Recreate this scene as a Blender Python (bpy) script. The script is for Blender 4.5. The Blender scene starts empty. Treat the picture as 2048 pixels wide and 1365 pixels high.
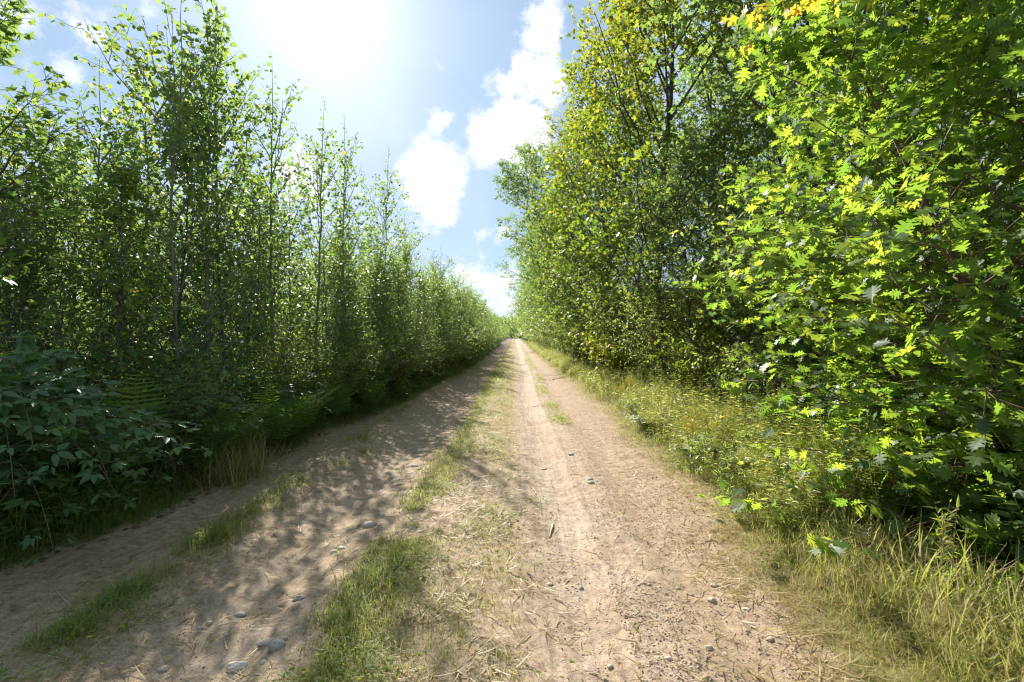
import bpy, math, random
import numpy as np
R = math.radians
SC = bpy.context.scene
COL = SC.collection
rng = np.random.default_rng(11)
random.seed(5)

# ------------------------------------------------------------------ camera
CAM_H = 1.6
F = 1024.0 / 2048.0
cam = bpy.data.cameras.new('camera'); cam.lens = 18; cam.sensor_width = 36
cam.clip_start = 0.05; cam.clip_end = 6000
camo = bpy.data.objects.new('camera', cam); COL.objects.link(camo)
camo.location = (0, 0, CAM_H)
camo.rotation_euler = (R(90 - 0.70), 0, R(0.34))
SC.camera = camo

# ------------------------------------------------------------------ sky and sun
SUN_AZ = R(-20.4)      # from +Y, negative = towards -X
SUN_EL = R(31.5)
SUN_DIR = (math.sin(SUN_AZ) * math.cos(SUN_EL), math.cos(SUN_AZ) * math.cos(SUN_EL), math.sin(SUN_EL))
SC.view_settings.view_transform = 'Standard'
SC.view_settings.look = 'None'
SC.view_settings.exposure = 1.2
SC.view_settings.gamma = 1
SC.view_settings.use_curve_mapping = False

def pixdir(px, py):
    v = np.array([(px - 1030) / 1024, 1.0, -(py - 670) / 1024]); return v / np.linalg.norm(v)

def nd(nt, typ, **kw):
    n = nt.nodes.new(typ)
    for k, v in kw.items(): setattr(n, k, v)
    return n

def ramp(nt, fac, stops):
    r = nd(nt, 'ShaderNodeValToRGB'); e = r.color_ramp.elements
    while len(e) < len(stops): e.new(.5)
    for i, (p, c) in enumerate(stops): e[i].position = p; e[i].color = (*c, 1)
    nt.links.new(fac, r.inputs[0]); return r.outputs[0]

def build_world():
    w = bpy.data.worlds.new('World'); SC.world = w; w.use_nodes = True
    nt = w.node_tree; nt.nodes.clear(); L = nt.links.new
    out = nd(nt, 'ShaderNodeOutputWorld'); bg = nd(nt, 'ShaderNodeBackground')
    L(bg.outputs[0], out.inputs[0])
    sky = nd(nt, 'ShaderNodeTexSky', sky_type='NISHITA', sun_disc=False)
    sky.sun_elevation = SUN_EL; sky.sun_rotation = SUN_AZ
    sky.air_density = 1.0; sky.dust_density = .6; sky.ozone_density = 2.0; sky.altitude = 200
    bg.inputs[1].default_value = 0.055
    tc = nd(nt, 'ShaderNodeTexCoord')
    D = tc.outputs['Generated']
    def math_(op, a, b=None, clamp=False):
        m = nd(nt, 'ShaderNodeMath', operation=op, use_clamp=clamp)
        for i, x in enumerate((a, b)):
            if x is None: continue
            if isinstance(x, (int, float)): m.inputs[i].default_value = x
            else: L(x, m.inputs[i])
        return m.outputs[0]
    # cumulus: soft discs of direction, broken up by noise
    def noise(scale, detail, rough, seed):
        mp = nd(nt, 'ShaderNodeMapping'); mp.inputs['Location'].default_value = (seed, seed * .7, seed * 1.3)
        mp.inputs['Scale'].default_value = (1, 1, 1.25)
        L(D, mp.inputs[0])
        n = nd(nt, 'ShaderNodeTexNoise'); n.inputs['Scale'].default_value = scale
        n.inputs['Detail'].default_value = detail; n.inputs['Roughness'].default_value = rough
        L(mp.outputs[0], n.inputs['Vector']); return n.outputs['Fac']
    n1 = noise(8, 10, .66, 3.1); n2 = noise(26, 8, .68, 9.7)
    blobs = [(1035, 235, 75, 1.1), (1085, 175, 55, 1.0), (985, 275, 55, .9), (1050, 300, 45, .8), (1045, 130, 30, .8),
             (1080, 65, 48, .95), (1125, 75, 28, .6), (1048, 75, 26, .7),
             (860, 355, 70, 1.05), (885, 400, 55, .9), (850, 300, 35, .7), (905, 340, 40, .7),
             (880, 238, 32, .75), (970, 455, 26, .7), (1005, 470, 24, .6), (955, 560, 45, .9), (1000, 590, 60, .9), (925, 545, 30, .7),
             (190, 85, 48, .72), (225, 120, 34, .65), (40, 55, 45, .6), (880, 130, 16, .5), (300, 20, 26, .45),
             (150, 140, 40, .5), (600, 380, 90, .75), (1060, 350, 28, .6), (990, 370, 26, .55)]
    acc = None
    for (px, py, r, s) in blobs:
        c = pixdir(px, py); rr = r * 2.0 / 1024 * c[1]
        v = nd(nt, 'ShaderNodeVectorMath', operation='DISTANCE'); L(D, v.inputs[0]); v.inputs[1].default_value = tuple(c)
        m = nd(nt, 'ShaderNodeMapRange', interpolation_type='SMOOTHSTEP')
        L(v.outputs['Value'], m.inputs['Value'])
        m.inputs['From Min'].default_value = rr; m.inputs['From Max'].default_value = 0
        m.inputs['To Min'].default_value = 0; m.inputs['To Max'].default_value = s
        acc = m.outputs[0] if acc is None else math_('MAXIMUM', acc, m.outputs[0])
    f = math_('ADD', acc, math_('MULTIPLY', math_('SUBTRACT', n1, .5), 2.4))
    f = math_('ADD', f, math_('MULTIPLY', math_('SUBTRACT', n2, .5), 1.0))
    mr = nd(nt, 'ShaderNodeMapRange', interpolation_type='SMOOTHSTEP'); L(f, mr.inputs['Value'])
    mr.inputs['From Min'].default_value = .40; mr.inputs['From Max'].default_value = .95
    edge = math_('MULTIPLY', mr.outputs[0], math_('GREATER_THAN', acc, .001))
    # thin veil everywhere
    n3 = noise(2.2, 6, .55, 5.5)
    mv = nd(nt, 'ShaderNodeMapRange', interpolation_type='SMOOTHSTEP'); L(n3, mv.inputs['Value'])
    mv.inputs['From Min'].default_value = .35; mv.inputs['From Max'].default_value = .8
    mv.inputs['To Max'].default_value = .35; mv.inputs['To Min'].default_value = .02
    veil = mv.outputs[0]
    # aureole of the low sun in thin cloud
    dp = nd(nt, 'ShaderNodeVectorMath', operation='DOT_PRODUCT'); L(D, dp.inputs[0]); dp.inputs[1].default_value = SUN_DIR
    d = math_('MAXIMUM', dp.outputs['Value'], 0)
    a1 = math_('MULTIPLY', math_('POWER', d, 300), 3)
    a2 = math_('MULTIPLY', math_('POWER', d, 90), 2.6)
    a3 = math_('MULTIPLY', math_('POWER', d, 10), .4)
    glow = math_('ADD', math_('ADD', a1, a2), a3)
    gl = nd(nt, 'ShaderNodeVectorMath', operation='SCALE'); gl.inputs[0].default_value = (1, .985, .95); L(glow, gl.inputs['Scale'])
    skb = nd(nt, 'ShaderNodeVectorMath', operation='MULTIPLY_ADD'); L(sky.outputs[0], skb.inputs[0])
    skb.inputs[1].default_value = (.26, .28, .31); skb.inputs[2].default_value = (2.3, 3.45, 4.8)
    add = nd(nt, 'ShaderNodeVectorMath', operation='ADD'); L(skb.outputs[0], add.inputs[0]); L(gl.outputs[0], add.inputs[1])
    mixv = nd(nt, 'ShaderNodeMix', data_type='RGBA'); L(veil, mixv.inputs['Factor'])
    L(add.outputs[0], mixv.inputs['A']); mixv.inputs['B'].default_value = (9.5, 10, 10.6, 1)
    mixc = nd(nt, 'ShaderNodeMix', data_type='RGBA'); L(edge, mixc.inputs['Factor'])
    L(mixv.outputs['Result'], mixc.inputs['A']); cc = ramp(nt, n1, [(.3, (11.5, 11.5, 11.5)), (.52, (10.5, 10.6, 10.8)), (.66, (7.6, 8.0, 8.7))]); L(cc, mixc.inputs['B'])
    L(mixc.outputs['Result'], bg.inputs[0])
build_world()

sun = bpy.data.lights.new('sun', 'SUN'); sun.energy = 5.0; sun.angle = R(0.53); sun.color = (1, .965, .90)
suno = bpy.data.objects.new('sun', sun); COL.objects.link(suno)
from mathutils import Vector
suno.rotation_euler = Vector(SUN_DIR).to_track_quat('Z', 'Y').to_euler()
suno.location = (-20, 60, 40)

cy = SC.cycles
cy.max_bounces = 8; cy.diffuse_bounces = 4; cy.glossy_bounces = 2; cy.transmission_bounces = 6; cy.volume_bounces = 0
cy.transparent_max_bounces = 8; cy.caustics_reflective = False; cy.caustics_refractive = False
cy.sample_clamp_indirect = 6; cy.use_denoising = True; cy.use_adaptive_sampling = True; cy.adaptive_threshold = .008; cy.filter_width = 1.2

# ------------------------------------------------------------------ noise and ground shape
_perm = np.random.default_rng(3).random((256, 256))
def vnoise(x, y):
    xi = np.floor(x).astype(int); yi = np.floor(y).astype(int); fx = x - xi; fy = y - yi
    fx = fx * fx * (3 - 2 * fx); fy = fy * fy * (3 - 2 * fy)
    g = lambda a, b: _perm[a & 255, b & 255]
    return (g(xi, yi) * (1 - fx) + g(xi + 1, yi) * fx) * (1 - fy) + (g(xi, yi + 1) * (1 - fx) + g(xi + 1, yi + 1) * fx) * fy
def fbm(x, y, o=4):
    s = 0; a = .5
    for i in range(o):
        c_, s_ = math.cos(.6 + 1.1 * i), math.sin(.6 + 1.1 * i)
        s = s + a * vnoise((x * c_ - y * s_) * 2 ** i + 17.3 * i, (x * s_ + y * c_) * 2 ** i + 5.1 * i); a *= .5
    return s / (1 - .5 ** o)
def ss(a, b, x):
    t = np.clip((x - a) / (b - a), 0, 1); return t * t * (3 - 2 * t)
def g1(x, c, w): return np.exp(-((x - c) / w) ** 2)
def eL(y): return -(np.interp(y, [0, 3.4, 4.5, 6.4, 9, 13.6, 22, 40, 200], [3.5, 3.45, 3.27, 3.2, 2.95, 2.45, 1.98, 1.95, 2.1]) + .07 * np.sin(y * .9) + .06 * np.sin(y * 2.3 + 1))
def eR(y): return np.interp(y, [0, 3, 4.2, 5.9, 8.2, 11.7, 23, 46, 200], [1.64, 1.62, 1.68, 1.72, 1.77, 1.83, 1.62, 1.45, 1.45]) + .07 * np.sin(y * 1.1 + 2) + .05 * np.sin(y * 2.9)
def drift(y): return .05 * np.sin(y * .35) * ss(3, 10, y)
def ground_h(x, y):
    x = np.asarray(x, float); y = np.asarray(y, float)
    xd = x - drift(y)
    h = .06 * g1(xd, -.5, .42) + .065 * g1(xd, -2.3, .2) - .05 * g1(xd, -1.55, .3) - .05 * g1(xd, .36, .2) + .02 * g1(xd, .62, .05)
    h = h - .03 * g1(xd, -2.85, .25) + .02 * g1(xd, .85, .15) - .018 * g1(xd, 1.15, .18)
    h = h + .16 * ss(0, -.9, x - eL(y)) + .12 * ss(0, .8, x - eR(y))
    h = h + .5 * ss(-6, -14, x) * 0 + .03 * (fbm(x * .6, y * .6, 3) - .5)
    near = np.exp(-np.maximum(y, 0) / 25)
    h = h + near * (.030 * (fbm(x * 4, y * 3, 3) - .5) + .022 * (fbm(x * 20, y * 17, 3) - .5))
    # long tyre grooves
    h = h + near * .014 * (vnoise(x * 24 + 3 + .6 * np.sin(y * .8), y * .7) * .6 + vnoise(x * 51 + 9 + np.sin(y), y * 1.7) * .4 - .5) * (g1(xd, .42, .3) + g1(xd, -2.9, .35)) * 2
    return h
def gz(x, y): return float(ground_h(x, y))

def G(px, py):
    Y = 1024 * CAM_H / (py - 670); return (px - 1030) / 1024 * Y, Y
def AT(px, py, Y): return np.array([(px - 1030) / 1024 * Y, Y, CAM_H - (py - 670) / 1024 * Y])

# ------------------------------------------------------------------ mesh building
class Geo:
    def __init__(s): s.V = []; s.F = []; s.T = []; s.M = []; s.n = 0
    def add(s, V, Fc, T=0.5, mat=0):
        V = np.asarray(V, np.float32).reshape(-1, 3); Fc = np.asarray(Fc, np.int32)
        if np.isscalar(T): T = np.full(len(V), T, np.float32)
        s.V.append(V); s.F.append(Fc + s.n); s.T.append(np.asarray(T, np.float32)); s.M.append(np.full(len(Fc), mat, np.int32)); s.n += len(V)
    def build(s, name, mats, parent=None, smooth=False):
        me = bpy.data.meshes.new(name)
        V = np.concatenate(s.V); me.vertices.add(len(V)); me.vertices.foreach_set('co', V.ravel())
        loops = np.concatenate([f.ravel() for f in s.F]); cnt = np.concatenate([np.full(len(f), f.shape[1], np.int32) for f in s.F])
        start = np.concatenate([[0], np.cumsum(cnt)[:-1]]).astype(np.int32)
        me.loops.add(len(loops)); me.loops.foreach_set('vertex_index', loops)
        me.polygons.add(len(cnt)); me.polygons.foreach_set('loop_start', start)
        me.polygons.foreach_set('material_index', np.concatenate(s.M))
        me.polygons.foreach_set('use_smooth', np.full(len(cnt), smooth))
        a = me.attributes.new('tint', 'FLOAT', 'POINT'); a.data.foreach_set('value', np.concatenate(s.T))
        me.update(calc_edges=True)
        for m in (mats if isinstance(mats, (list, tuple)) else [mats]): me.materials.append(m)
        o = bpy.data.objects.new(name, me); COL.objects.link(o)
        if parent is not None: o.parent = parent
        return o

def norm(v): return v / (np.linalg.norm(v, axis=-1, keepdims=True) + 1e-9)
def tubes(P, Rr, sides=5):
    """P (B,k,3), Rr (B,k) -> verts, quads"""
    P = np.asarray(P, float); Rr = np.asarray(Rr, float); B, k, _ = P.shape
    T = norm(np.gradient(P, axis=1)); ref = np.where(np.abs(T[:, :1, 2:3]) > .8, np.array([1., 0, 0]), np.array([0, 0, 1.]))
    U = norm(np.cross(T, np.broadcast_to(ref, T.shape))); W = np.cross(T, U)
    a = np.arange(sides) * 2 * np.pi / sides
    V = P[:, :, None, :] + Rr[:, :, None, None] * (U[:, :, None, :] * np.cos(a)[None, None, :, None] + W[:, :, None, :] * np.sin(a)[None, None, :, None])
    i = np.arange(B * k * sides).reshape(B, k, sides); j = np.roll(i, -1, axis=2)
    Q = np.stack([i[:, :-1], j[:, :-1], j[:, 1:], i[:, 1:]], -1).reshape(-1, 4)
    return V.reshape(-1, 3), Q

def spawn(par, plen, n, t0, t1, ang, L, up=.0, curve=.15, k=5, az0=None, jit=.5, wob=.04, tb=None):
    """children on each parent polyline; par (P,m,3). returns pts (P*n,k,3), length, t"""
    P, m, _ = par.shape
    t = (np.arange(n) + rng.random((P, n))) / n
    if tb: t = t ** tb
    t = t0 + (t1 - t0) * t
    x = t * (m - 1); i = np.clip(np.floor(x).astype(int), 0, m - 2); f = (x - i)[..., None]
    pi = np.arange(P)[:, None]
    A = par[pi, i]; Bp = par[pi, i + 1]; p = A * (1 - f) + Bp * f; d = norm(Bp - A)
    ref = np.where(np.abs(d[..., 2:3]) > .9, np.array([1., 0, 0]), np.array([0, 0, 1.]))
    u = norm(np.cross(d, ref)); v = np.cross(d, u)
    phi = (np.arange(n) * 2.399 + (rng.random((P, 1)) * 6.28 if az0 is None else az0)) + rng.normal(0, jit, (P, n))
    an = ang(t) if callable(ang) else ang
    an = an + rng.normal(0, .12, (P, n)); an = an[..., None]
    dr = norm(d * np.cos(an) + (u * np.cos(phi)[..., None] + v * np.sin(phi)[..., None]) * np.sin(an) + np.array([0, 0, up]))
    ln = L(t, plen[:, None]) * (.75 + .5 * rng.random((P, n)))
    s = np.linspace(0, 1, k)
    pts = p[:, :, None, :] + dr[:, :, None, :] * (s[:, None] * ln[..., None, None]) + np.array([0, 0, 1.]) * (curve * s[:, None] ** 2 * ln[..., None, None])
    w = rng.normal(0, wob, (P, n, k, 3)) * ln[..., None, None] * s[:, None]
    pts = pts + w
    return pts.reshape(P * n, k, 3), ln.ravel(), t.ravel()

def sample(par, n, t0=0., t1=1., tb=1.):
    P, m, _ = par.shape
    t = t0 + (t1 - t0) * (((np.arange(n) + rng.random((P, n))) / n) ** tb)
    x = t * (m - 1); i = np.clip(np.floor(x).astype(int), 0, m - 2); f = (x - i)[..., None]; pi = np.arange(P)[:, None]
    A = par[pi, i]; Bp = par[pi, i + 1]
    return (A * (1 - f) + Bp * f).reshape(-1, 3), norm(Bp - A).reshape(-1, 3), t.ravel()

def inst(geo, tmpl, pos, yax, zax, size, tint, mat=0):
    """place a template (V, F) whose axis is +Y and whose face looks +Z"""
    V, Fc = tmpl; y = norm(yax); x = norm(np.cross(y, zax)); z = np.cross(x, y)
    size = np.broadcast_to(np.asarray(size, float), (len(pos),))
    W = (V[None, :, 0, None] * x[:, None] + V[None, :, 1, None] * y[:, None] + V[None, :, 2, None] * z[:, None]) * size[:, None, None] + pos[:, None]
    n = len(V); FF = (Fc[None] + (np.arange(len(pos)) * n)[:, None, None]).reshape(-1, Fc.shape[1])
    geo.add(W.reshape(-1, 3), FF, np.repeat(tint, n), mat)

# ------------------------------------------------------------------ leaf shapes (length 1 along +Y)
def leaf_from(mid, outl, zf=.18, zalt=0.):
    """mid: list of y along the midrib; outl: list of (x, y) of the right edge, one per mid point"""
    V = []; Fq = []; n = len(mid)
    for i, m in enumerate(mid): V.append((0, m, -.10 * m * m))
    for sgn in (1, -1):
        b = len(V)
        for i, (ox, oy) in enumerate(outl):
            V.append((sgn * ox, oy, zf * ox + (zalt if i % 2 else -zalt) - .10 * oy * oy - .18 * ox * ox))
        for i in range(n - 1):
            q = (i, i + 1, b + i + 1, b + i)
            Fq.append(q if sgn < 0 else q[::-1])
    return np.array(V, float), np.array(Fq)
ASPEN = leaf_from([.25, .4, .7, .98], [(.0, .27), (.36, .32), (.36, .68), (.02, 1.0)], .12)
OVATE = leaf_from([.05, .3, .65, 1.0], [(.0, .05), (.22, .28), (.2, .62), (.0, 1.0)], .25)
LANCE = leaf_from([.0, .25, .6, 1.0], [(.01, .0), (.09, .25), (.075, .6), (.0, 1.0)], .3)
MAPLE = leaf_from([.12, .3, .42, .5, .62, .8, 1.0],
                  [(.0, .10), (.42, .06), (.25, .30), (.55, .62), (.17, .52), (.2, .78), (.0, 1.05)], .12)
MAPLE_LO = leaf_from([.1, .35, .6, 1.0], [(.35, .05), (.5, .55), (.16, .55), (.0, 1.0)], .12)
OAK = leaf_from([.0, .14, .2, .28, .36, .44, .52, .6, .68, .76, .84, .90, 1.0],
                [(.012, -.22), (.05, .10), (.24, .16), (.10, .26), (.40, .38), (.36, .48), (.13, .46), (.44, .68), (.35, .76), (.13, .66), (.24, .92), (.10, .85), (.0, 1.06)], .12)
OAK_LO = leaf_from([.1, .3, .45, .6, .75, 1.0], [(.0, .1), (.24, .28), (.07, .36), (.38, .66), (.08, .66), (.0, 1.0)], .12)
_sy = np.linspace(0, 1, 13); _w = .26 * np.sin(np.pi * np.clip(_sy, 0, 1) ** .8) ** .75 * (1 - .35 * _sy)
BRAMBLE = leaf_from(list(_sy), [(float(max(0, w * (1.0 if i % 2 else .93))), float(y + (.045 if i % 2 else 0))) for i, (y, w) in enumerate(zip(_sy, _w))], .28, .010)

def blade(bend, w=.035, segs=4):
    s = np.linspace(0, 1, segs + 1); V = []
    for t in s:
        y = t * (1 - .35 * bend * t); z = bend * t * t
        hw = w * (1 - t ** 1.6) + .002
        V += [(-hw, y, z), (hw, y, z)]
    Fq = [(2 * i, 2 * i + 1, 2 * i + 3, 2 * i + 2) for i in range(segs)]
    return np.array(V, float), np.array(Fq)
BLADES = [blade(b) for b in (.1, .3, .55, .85)]

def pinna():
    V = []; n = 9
    for i in range(n):
        t = i / (n - 1); hw = (.062 * (1 - t) ** .6 + .004) * (1.25 if i % 2 else .75)
        V += [(-hw, t + .015 * (i % 2), 0.03 * (i % 2) - .1 * t * t), (hw, t + .015 * (i % 2), .03 * (i % 2) - .1 * t * t)]
    return np.array(V, float), np.array([(2 * i, 2 * i + 1, 2 * i + 3, 2 * i + 2) for i in range(n - 1)])
PINNA = pinna()

# ------------------------------------------------------------------ materials
def mat_new(name):
    m = bpy.data.materials.new(name); m.use_nodes = True; m.node_tree.nodes.clear(); return m, m.node_tree
def leafmat(name, stops, tstops, trans=.45, rough=.42, spec=.5, spot=None):
    m, nt = mat_new(name); L = nt.links.new
    out = nd(nt, 'ShaderNodeOutputMaterial'); at = nd(nt, 'ShaderNodeAttribute', attribute_name='tint')
    oi = nd(nt, 'ShaderNodeObjectInfo')
    jr = nd(nt, 'ShaderNodeMath', operation='MULTIPLY_ADD'); L(oi.outputs['Random'], jr.inputs[0]); jr.inputs[1].default_value = .16; jr.inputs[2].default_value = -.08
    ad = nd(nt, 'ShaderNodeMath', operation='ADD', use_clamp=True); L(at.outputs['Fac'], ad.inputs[0]); L(jr.outputs[0], ad.inputs[1])
    c = ramp(nt, ad.outputs[0], stops); ct = ramp(nt, ad.outputs[0], tstops)
    p = nd(nt, 'ShaderNodeBsdfPrincipled'); L(c, p.inputs['Base Color'])
    p.inputs['Roughness'].default_value = rough; p.inputs['Specular IOR Level'].default_value = spec
    t = nd(nt, 'ShaderNodeBsdfTranslucent'); L(ct, t.inputs['Color'])
    mx = nd(nt, 'ShaderNodeMixShader'); mx.inputs[0].default_value = trans
    L(p.outputs[0], mx.inputs[1]); L(t.outputs[0], mx.inputs[2]); L(mx.outputs[0], out.inputs[0])
    return m
G1 = [(0, (.038, .078, .034)), (.45, (.076, .128, .046)), (.8, (.125, .17, .048)), (.93, (.22, .20, .02)), (1, (.36, .20, .03))]
T1 = [(0, (.19, .35, .075)), (.45, (.36, .51, .085)), (.8, (.56, .64, .09)), (.93, (.70, .60, .05)), (1, (.75, .42, .05))]
M_ASPEN = leafmat('aspen_leaf', G1, T1, .52, .42)
M_MAPLE = leafmat('maple_leaf', G1, T1, .52, .40)
YL = [(0, (.06, .11, .015)), (.35, (.16, .17, .015)), (.7, (.36, .26, .02)), (1, (.42, .19, .03))]
YT = [(0, (.25, .40, .03)), (.35, (.50, .52, .04)), (.7, (.85, .65, .06)), (1, (.85, .42, .06))]
M_YELLOW = leafmat('yellow_maple_leaf', YL, YT, .5, .45)
M_OAK = leafmat('oak_leaf', [(0, (.032, .075, .022)), (.5, (.06, .115, .026)), (1, (.11, .16, .03))],
                [(0, (.24, .45, .045)), (.5, (.44, .63, .055)), (1, (.70, .78, .07))], .48, .52, .55)
M_BRAMBLE = leafmat('bramble_leaf', [(0, (.05, .11, .035)), (.6, (.085, .155, .045)), (1, (.15, .2, .05))],
                    [(0, (.12, .28, .03)), (.6, (.22, .40, .04)), (1, (.5, .6, .05))], .34, .42, .5)
M_FERN = leafmat('fern_frond', [(0, (.09, .17, .055)), (.6, (.13, .21, .055)), (1, (.20, .23, .05))],
                 [(0, (.16, .34, .04)), (.6, (.28, .46, .05)), (1, (.6, .55, .05))], .4, .5)
M_SHRUB = leafmat('shrub_leaf', G1, T1, .5, .42)
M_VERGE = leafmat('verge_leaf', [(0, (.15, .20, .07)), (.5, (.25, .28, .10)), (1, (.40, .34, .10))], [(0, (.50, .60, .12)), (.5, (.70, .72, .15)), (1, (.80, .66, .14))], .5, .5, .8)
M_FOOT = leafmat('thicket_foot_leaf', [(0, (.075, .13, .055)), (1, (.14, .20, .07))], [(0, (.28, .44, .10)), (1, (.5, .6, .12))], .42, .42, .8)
M_WEED = leafmat('weed_leaf', [(0, (.07, .12, .03)), (1, (.16, .19, .04))], [(0, (.35, .55, .05)), (1, (.6, .7, .07))], .45, .6, .3)
M_GRASS = leafmat('grass_blade', [(0, (.075, .12, .03)), (.5, (.16, .20, .045)), (.75, (.24, .24, .06)), (.9, (.36, .28, .12)), (1, (.50, .40, .22))],
                  [(0, (.26, .42, .04)), (.5, (.50, .60, .07)), (.75, (.62, .58, .14)), (.9, (.5, .38, .16)), (1, (.5, .4, .22))], .42, .5, .35)
M_BRACK = leafmat('bracken_frond', [(0, (.17, .24, .10)), (1, (.32, .36, .17))], [(0, (.45, .55, .14)), (1, (.68, .68, .2))], .35, .42, 1.0)
M_FLOWER = leafmat('goldenrod_flower', [(0, (.5, .36, .03)), (1, (.7, .5, .04))], [(0, (.6, .5, .04)), (1, (.8, .6, .06))], .3, .6)

def barkmat(name, a, b, scale=18):
    m, nt = mat_new(name); L = nt.links.new
    out = nd(nt, 'ShaderNodeOutputMaterial'); p = nd(nt, 'ShaderNodeBsdfPrincipled'); p.inputs['Roughness'].default_value = .8
    tc = nd(nt, 'ShaderNodeTexCoord'); mp = nd(nt, 'ShaderNodeMapping'); mp.inputs['Scale'].default_value = (1, 1, .35)
    n = nd(nt, 'ShaderNodeTexNoise'); n.inputs['Scale'].default_value = scale; n.inputs['Detail'].default_value = 6
    L(tc.outputs['Object'], mp.inputs[0]); L(mp.outputs[0], n.inputs['Vector'])
    c = ramp(nt, n.outputs['Fac'], [(.35, a), (.7, b)]); L(c, p.inputs['Base Color'])
    bu = nd(nt, 'ShaderNodeBump'); bu.inputs['Strength'].default_value = .5; bu.inputs['Distance'].default_value = .01
    L(n.outputs['Fac'], bu.inputs['Height']); L(bu.outputs[0], p.inputs['Normal']); L(p.outputs[0], out.inputs[0])
    return m
B_ASPEN = barkmat('aspen_bark', (.13, .13, .09), (.28, .27, .21))
B_DARK = barkmat('dark_bark', (.05, .04, .03), (.16, .13, .10))
B_TWIG = barkmat('young_red_bark', (.10, .055, .035), (.2, .13, .09))
B_CANE = barkmat('cane_bark', (.10, .09, .04), (.22, .14, .08))

def soilmat():
    m, nt = mat_new('sandy_soil'); L = nt.links.new
    out = nd(nt, 'ShaderNodeOutputMaterial'); p = nd(nt, 'ShaderNodeBsdfPrincipled'); p.inputs['Roughness'].default_value = .95
    p.inputs['Specular IOR Level'].default_value = .2
    g = nd(nt, 'ShaderNodeNewGeometry'); P = g.outputs['Position']
    def noi(scale, det, rough=.6):
        n = nd(nt, 'ShaderNodeTexNoise'); n.inputs['Scale'].default_value = scale; n.inputs['Detail'].default_value = det; n.inputs['Roughness'].default_value = rough
        L(P, n.inputs['Vector']); return n.outputs['Fac']
    n1 = noi(1.3, 6); n2 = noi(14, 6, .7); n3 = noi(110, 4, .7)
    def mix(f, a, b, mode='MIX'):
        x = nd(nt, 'ShaderNodeMix', data_type='RGBA', blend_type=mode)
        if isinstance(f, float): x.inputs['Factor'].default_value = f
        else: L(f, x.inputs['Factor'])
        for k, v in (('A', a), ('B', b)):
            if isinstance(v, tuple): x.inputs[k].default_value = (*v, 1)
            else: L(v, x.inputs[k])
        return x.outputs['Result']
    earth = ramp(nt, n2, [(.3, (.235, .150, .09)), (.5, (.37, .262, .168)), (.7, (.455, .345, .237))])
    pale = ramp(nt, n2, [(.3, (.36, .272, .195)), (.7, (.49, .395, .30))])
    ru = nd(nt, 'ShaderNodeAttribute', attribute_name='tint')
    litter = ramp(nt, n2, [(.3, (.035, .028, .016)), (.55, (.07, .055, .03)), (.75, (.14, .11, .06))])
    at2 = nd(nt, 'ShaderNodeAttribute', attribute_name='pale')
    mr = nd(nt, 'ShaderNodeMath', operation='MULTIPLY', use_clamp=True); L(at2.outputs['Fac'], mr.inputs[0])
    m2 = nd(nt, 'ShaderNodeMapRange'); L(n1, m2.inputs['Value']); m2.inputs['From Min'].default_value = .35; m2.inputs['From Max'].default_value = .6; L(m2.outputs[0], mr.inputs[1])
    c = mix(mr.outputs[0], earth, pale)
    mp = nd(nt, 'ShaderNodeMapping'); mp.inputs['Scale'].default_value = (30, 1.1, 1); L(P, mp.inputs[0])
    ns = nd(nt, 'ShaderNodeTexNoise'); ns.inputs['Scale'].default_value = 1.0; ns.inputs['Detail'].default_value = 4; L(mp.outputs[0], ns.inputs['Vector'])
    c = mix(.7, c, ramp(nt, ns.outputs['Fac'], [(.36, (.82, .80, .78)), (.5, (1, 1, 1)), (.66, (1.1, 1.09, 1.08))]), 'MULTIPLY')
    sp = ramp(nt, n3, [(.35, (.62, .62, .62)), (.5, (1, 1, 1)), (.68, (1.15, 1.12, 1.08))])
    c = mix(.8, c, sp, 'MULTIPLY')
    c = mix(.75, c, ramp(nt, noi(38, 5, .75), [(.34, (.66, .64, .62)), (.48, (1, 1, 1)), (.66, (1.14, 1.12, 1.1))]), 'MULTIPLY')
    c = mix(ru.outputs['Fac'], c, litter)
    L(c, p.inputs['Base Color'])
    b1 = nd(nt, 'ShaderNodeBump'); b1.inputs['Strength'].default_value = .8; b1.inputs['Distance'].default_value = .012
    L(n2, b1.inputs['Height'])
    b2 = nd(nt, 'ShaderNodeBump'); b2.inputs['Strength'].default_value = .9; b2.inputs['Distance'].default_value = .006
    L(n3, b2.inputs['Height']); L(b1.outputs[0], b2.inputs['Normal']); L(b2.outputs[0], p.inputs['Normal'])
    L(p.outputs[0], out.inputs[0]); return m
M_SOIL = soilmat()

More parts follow.
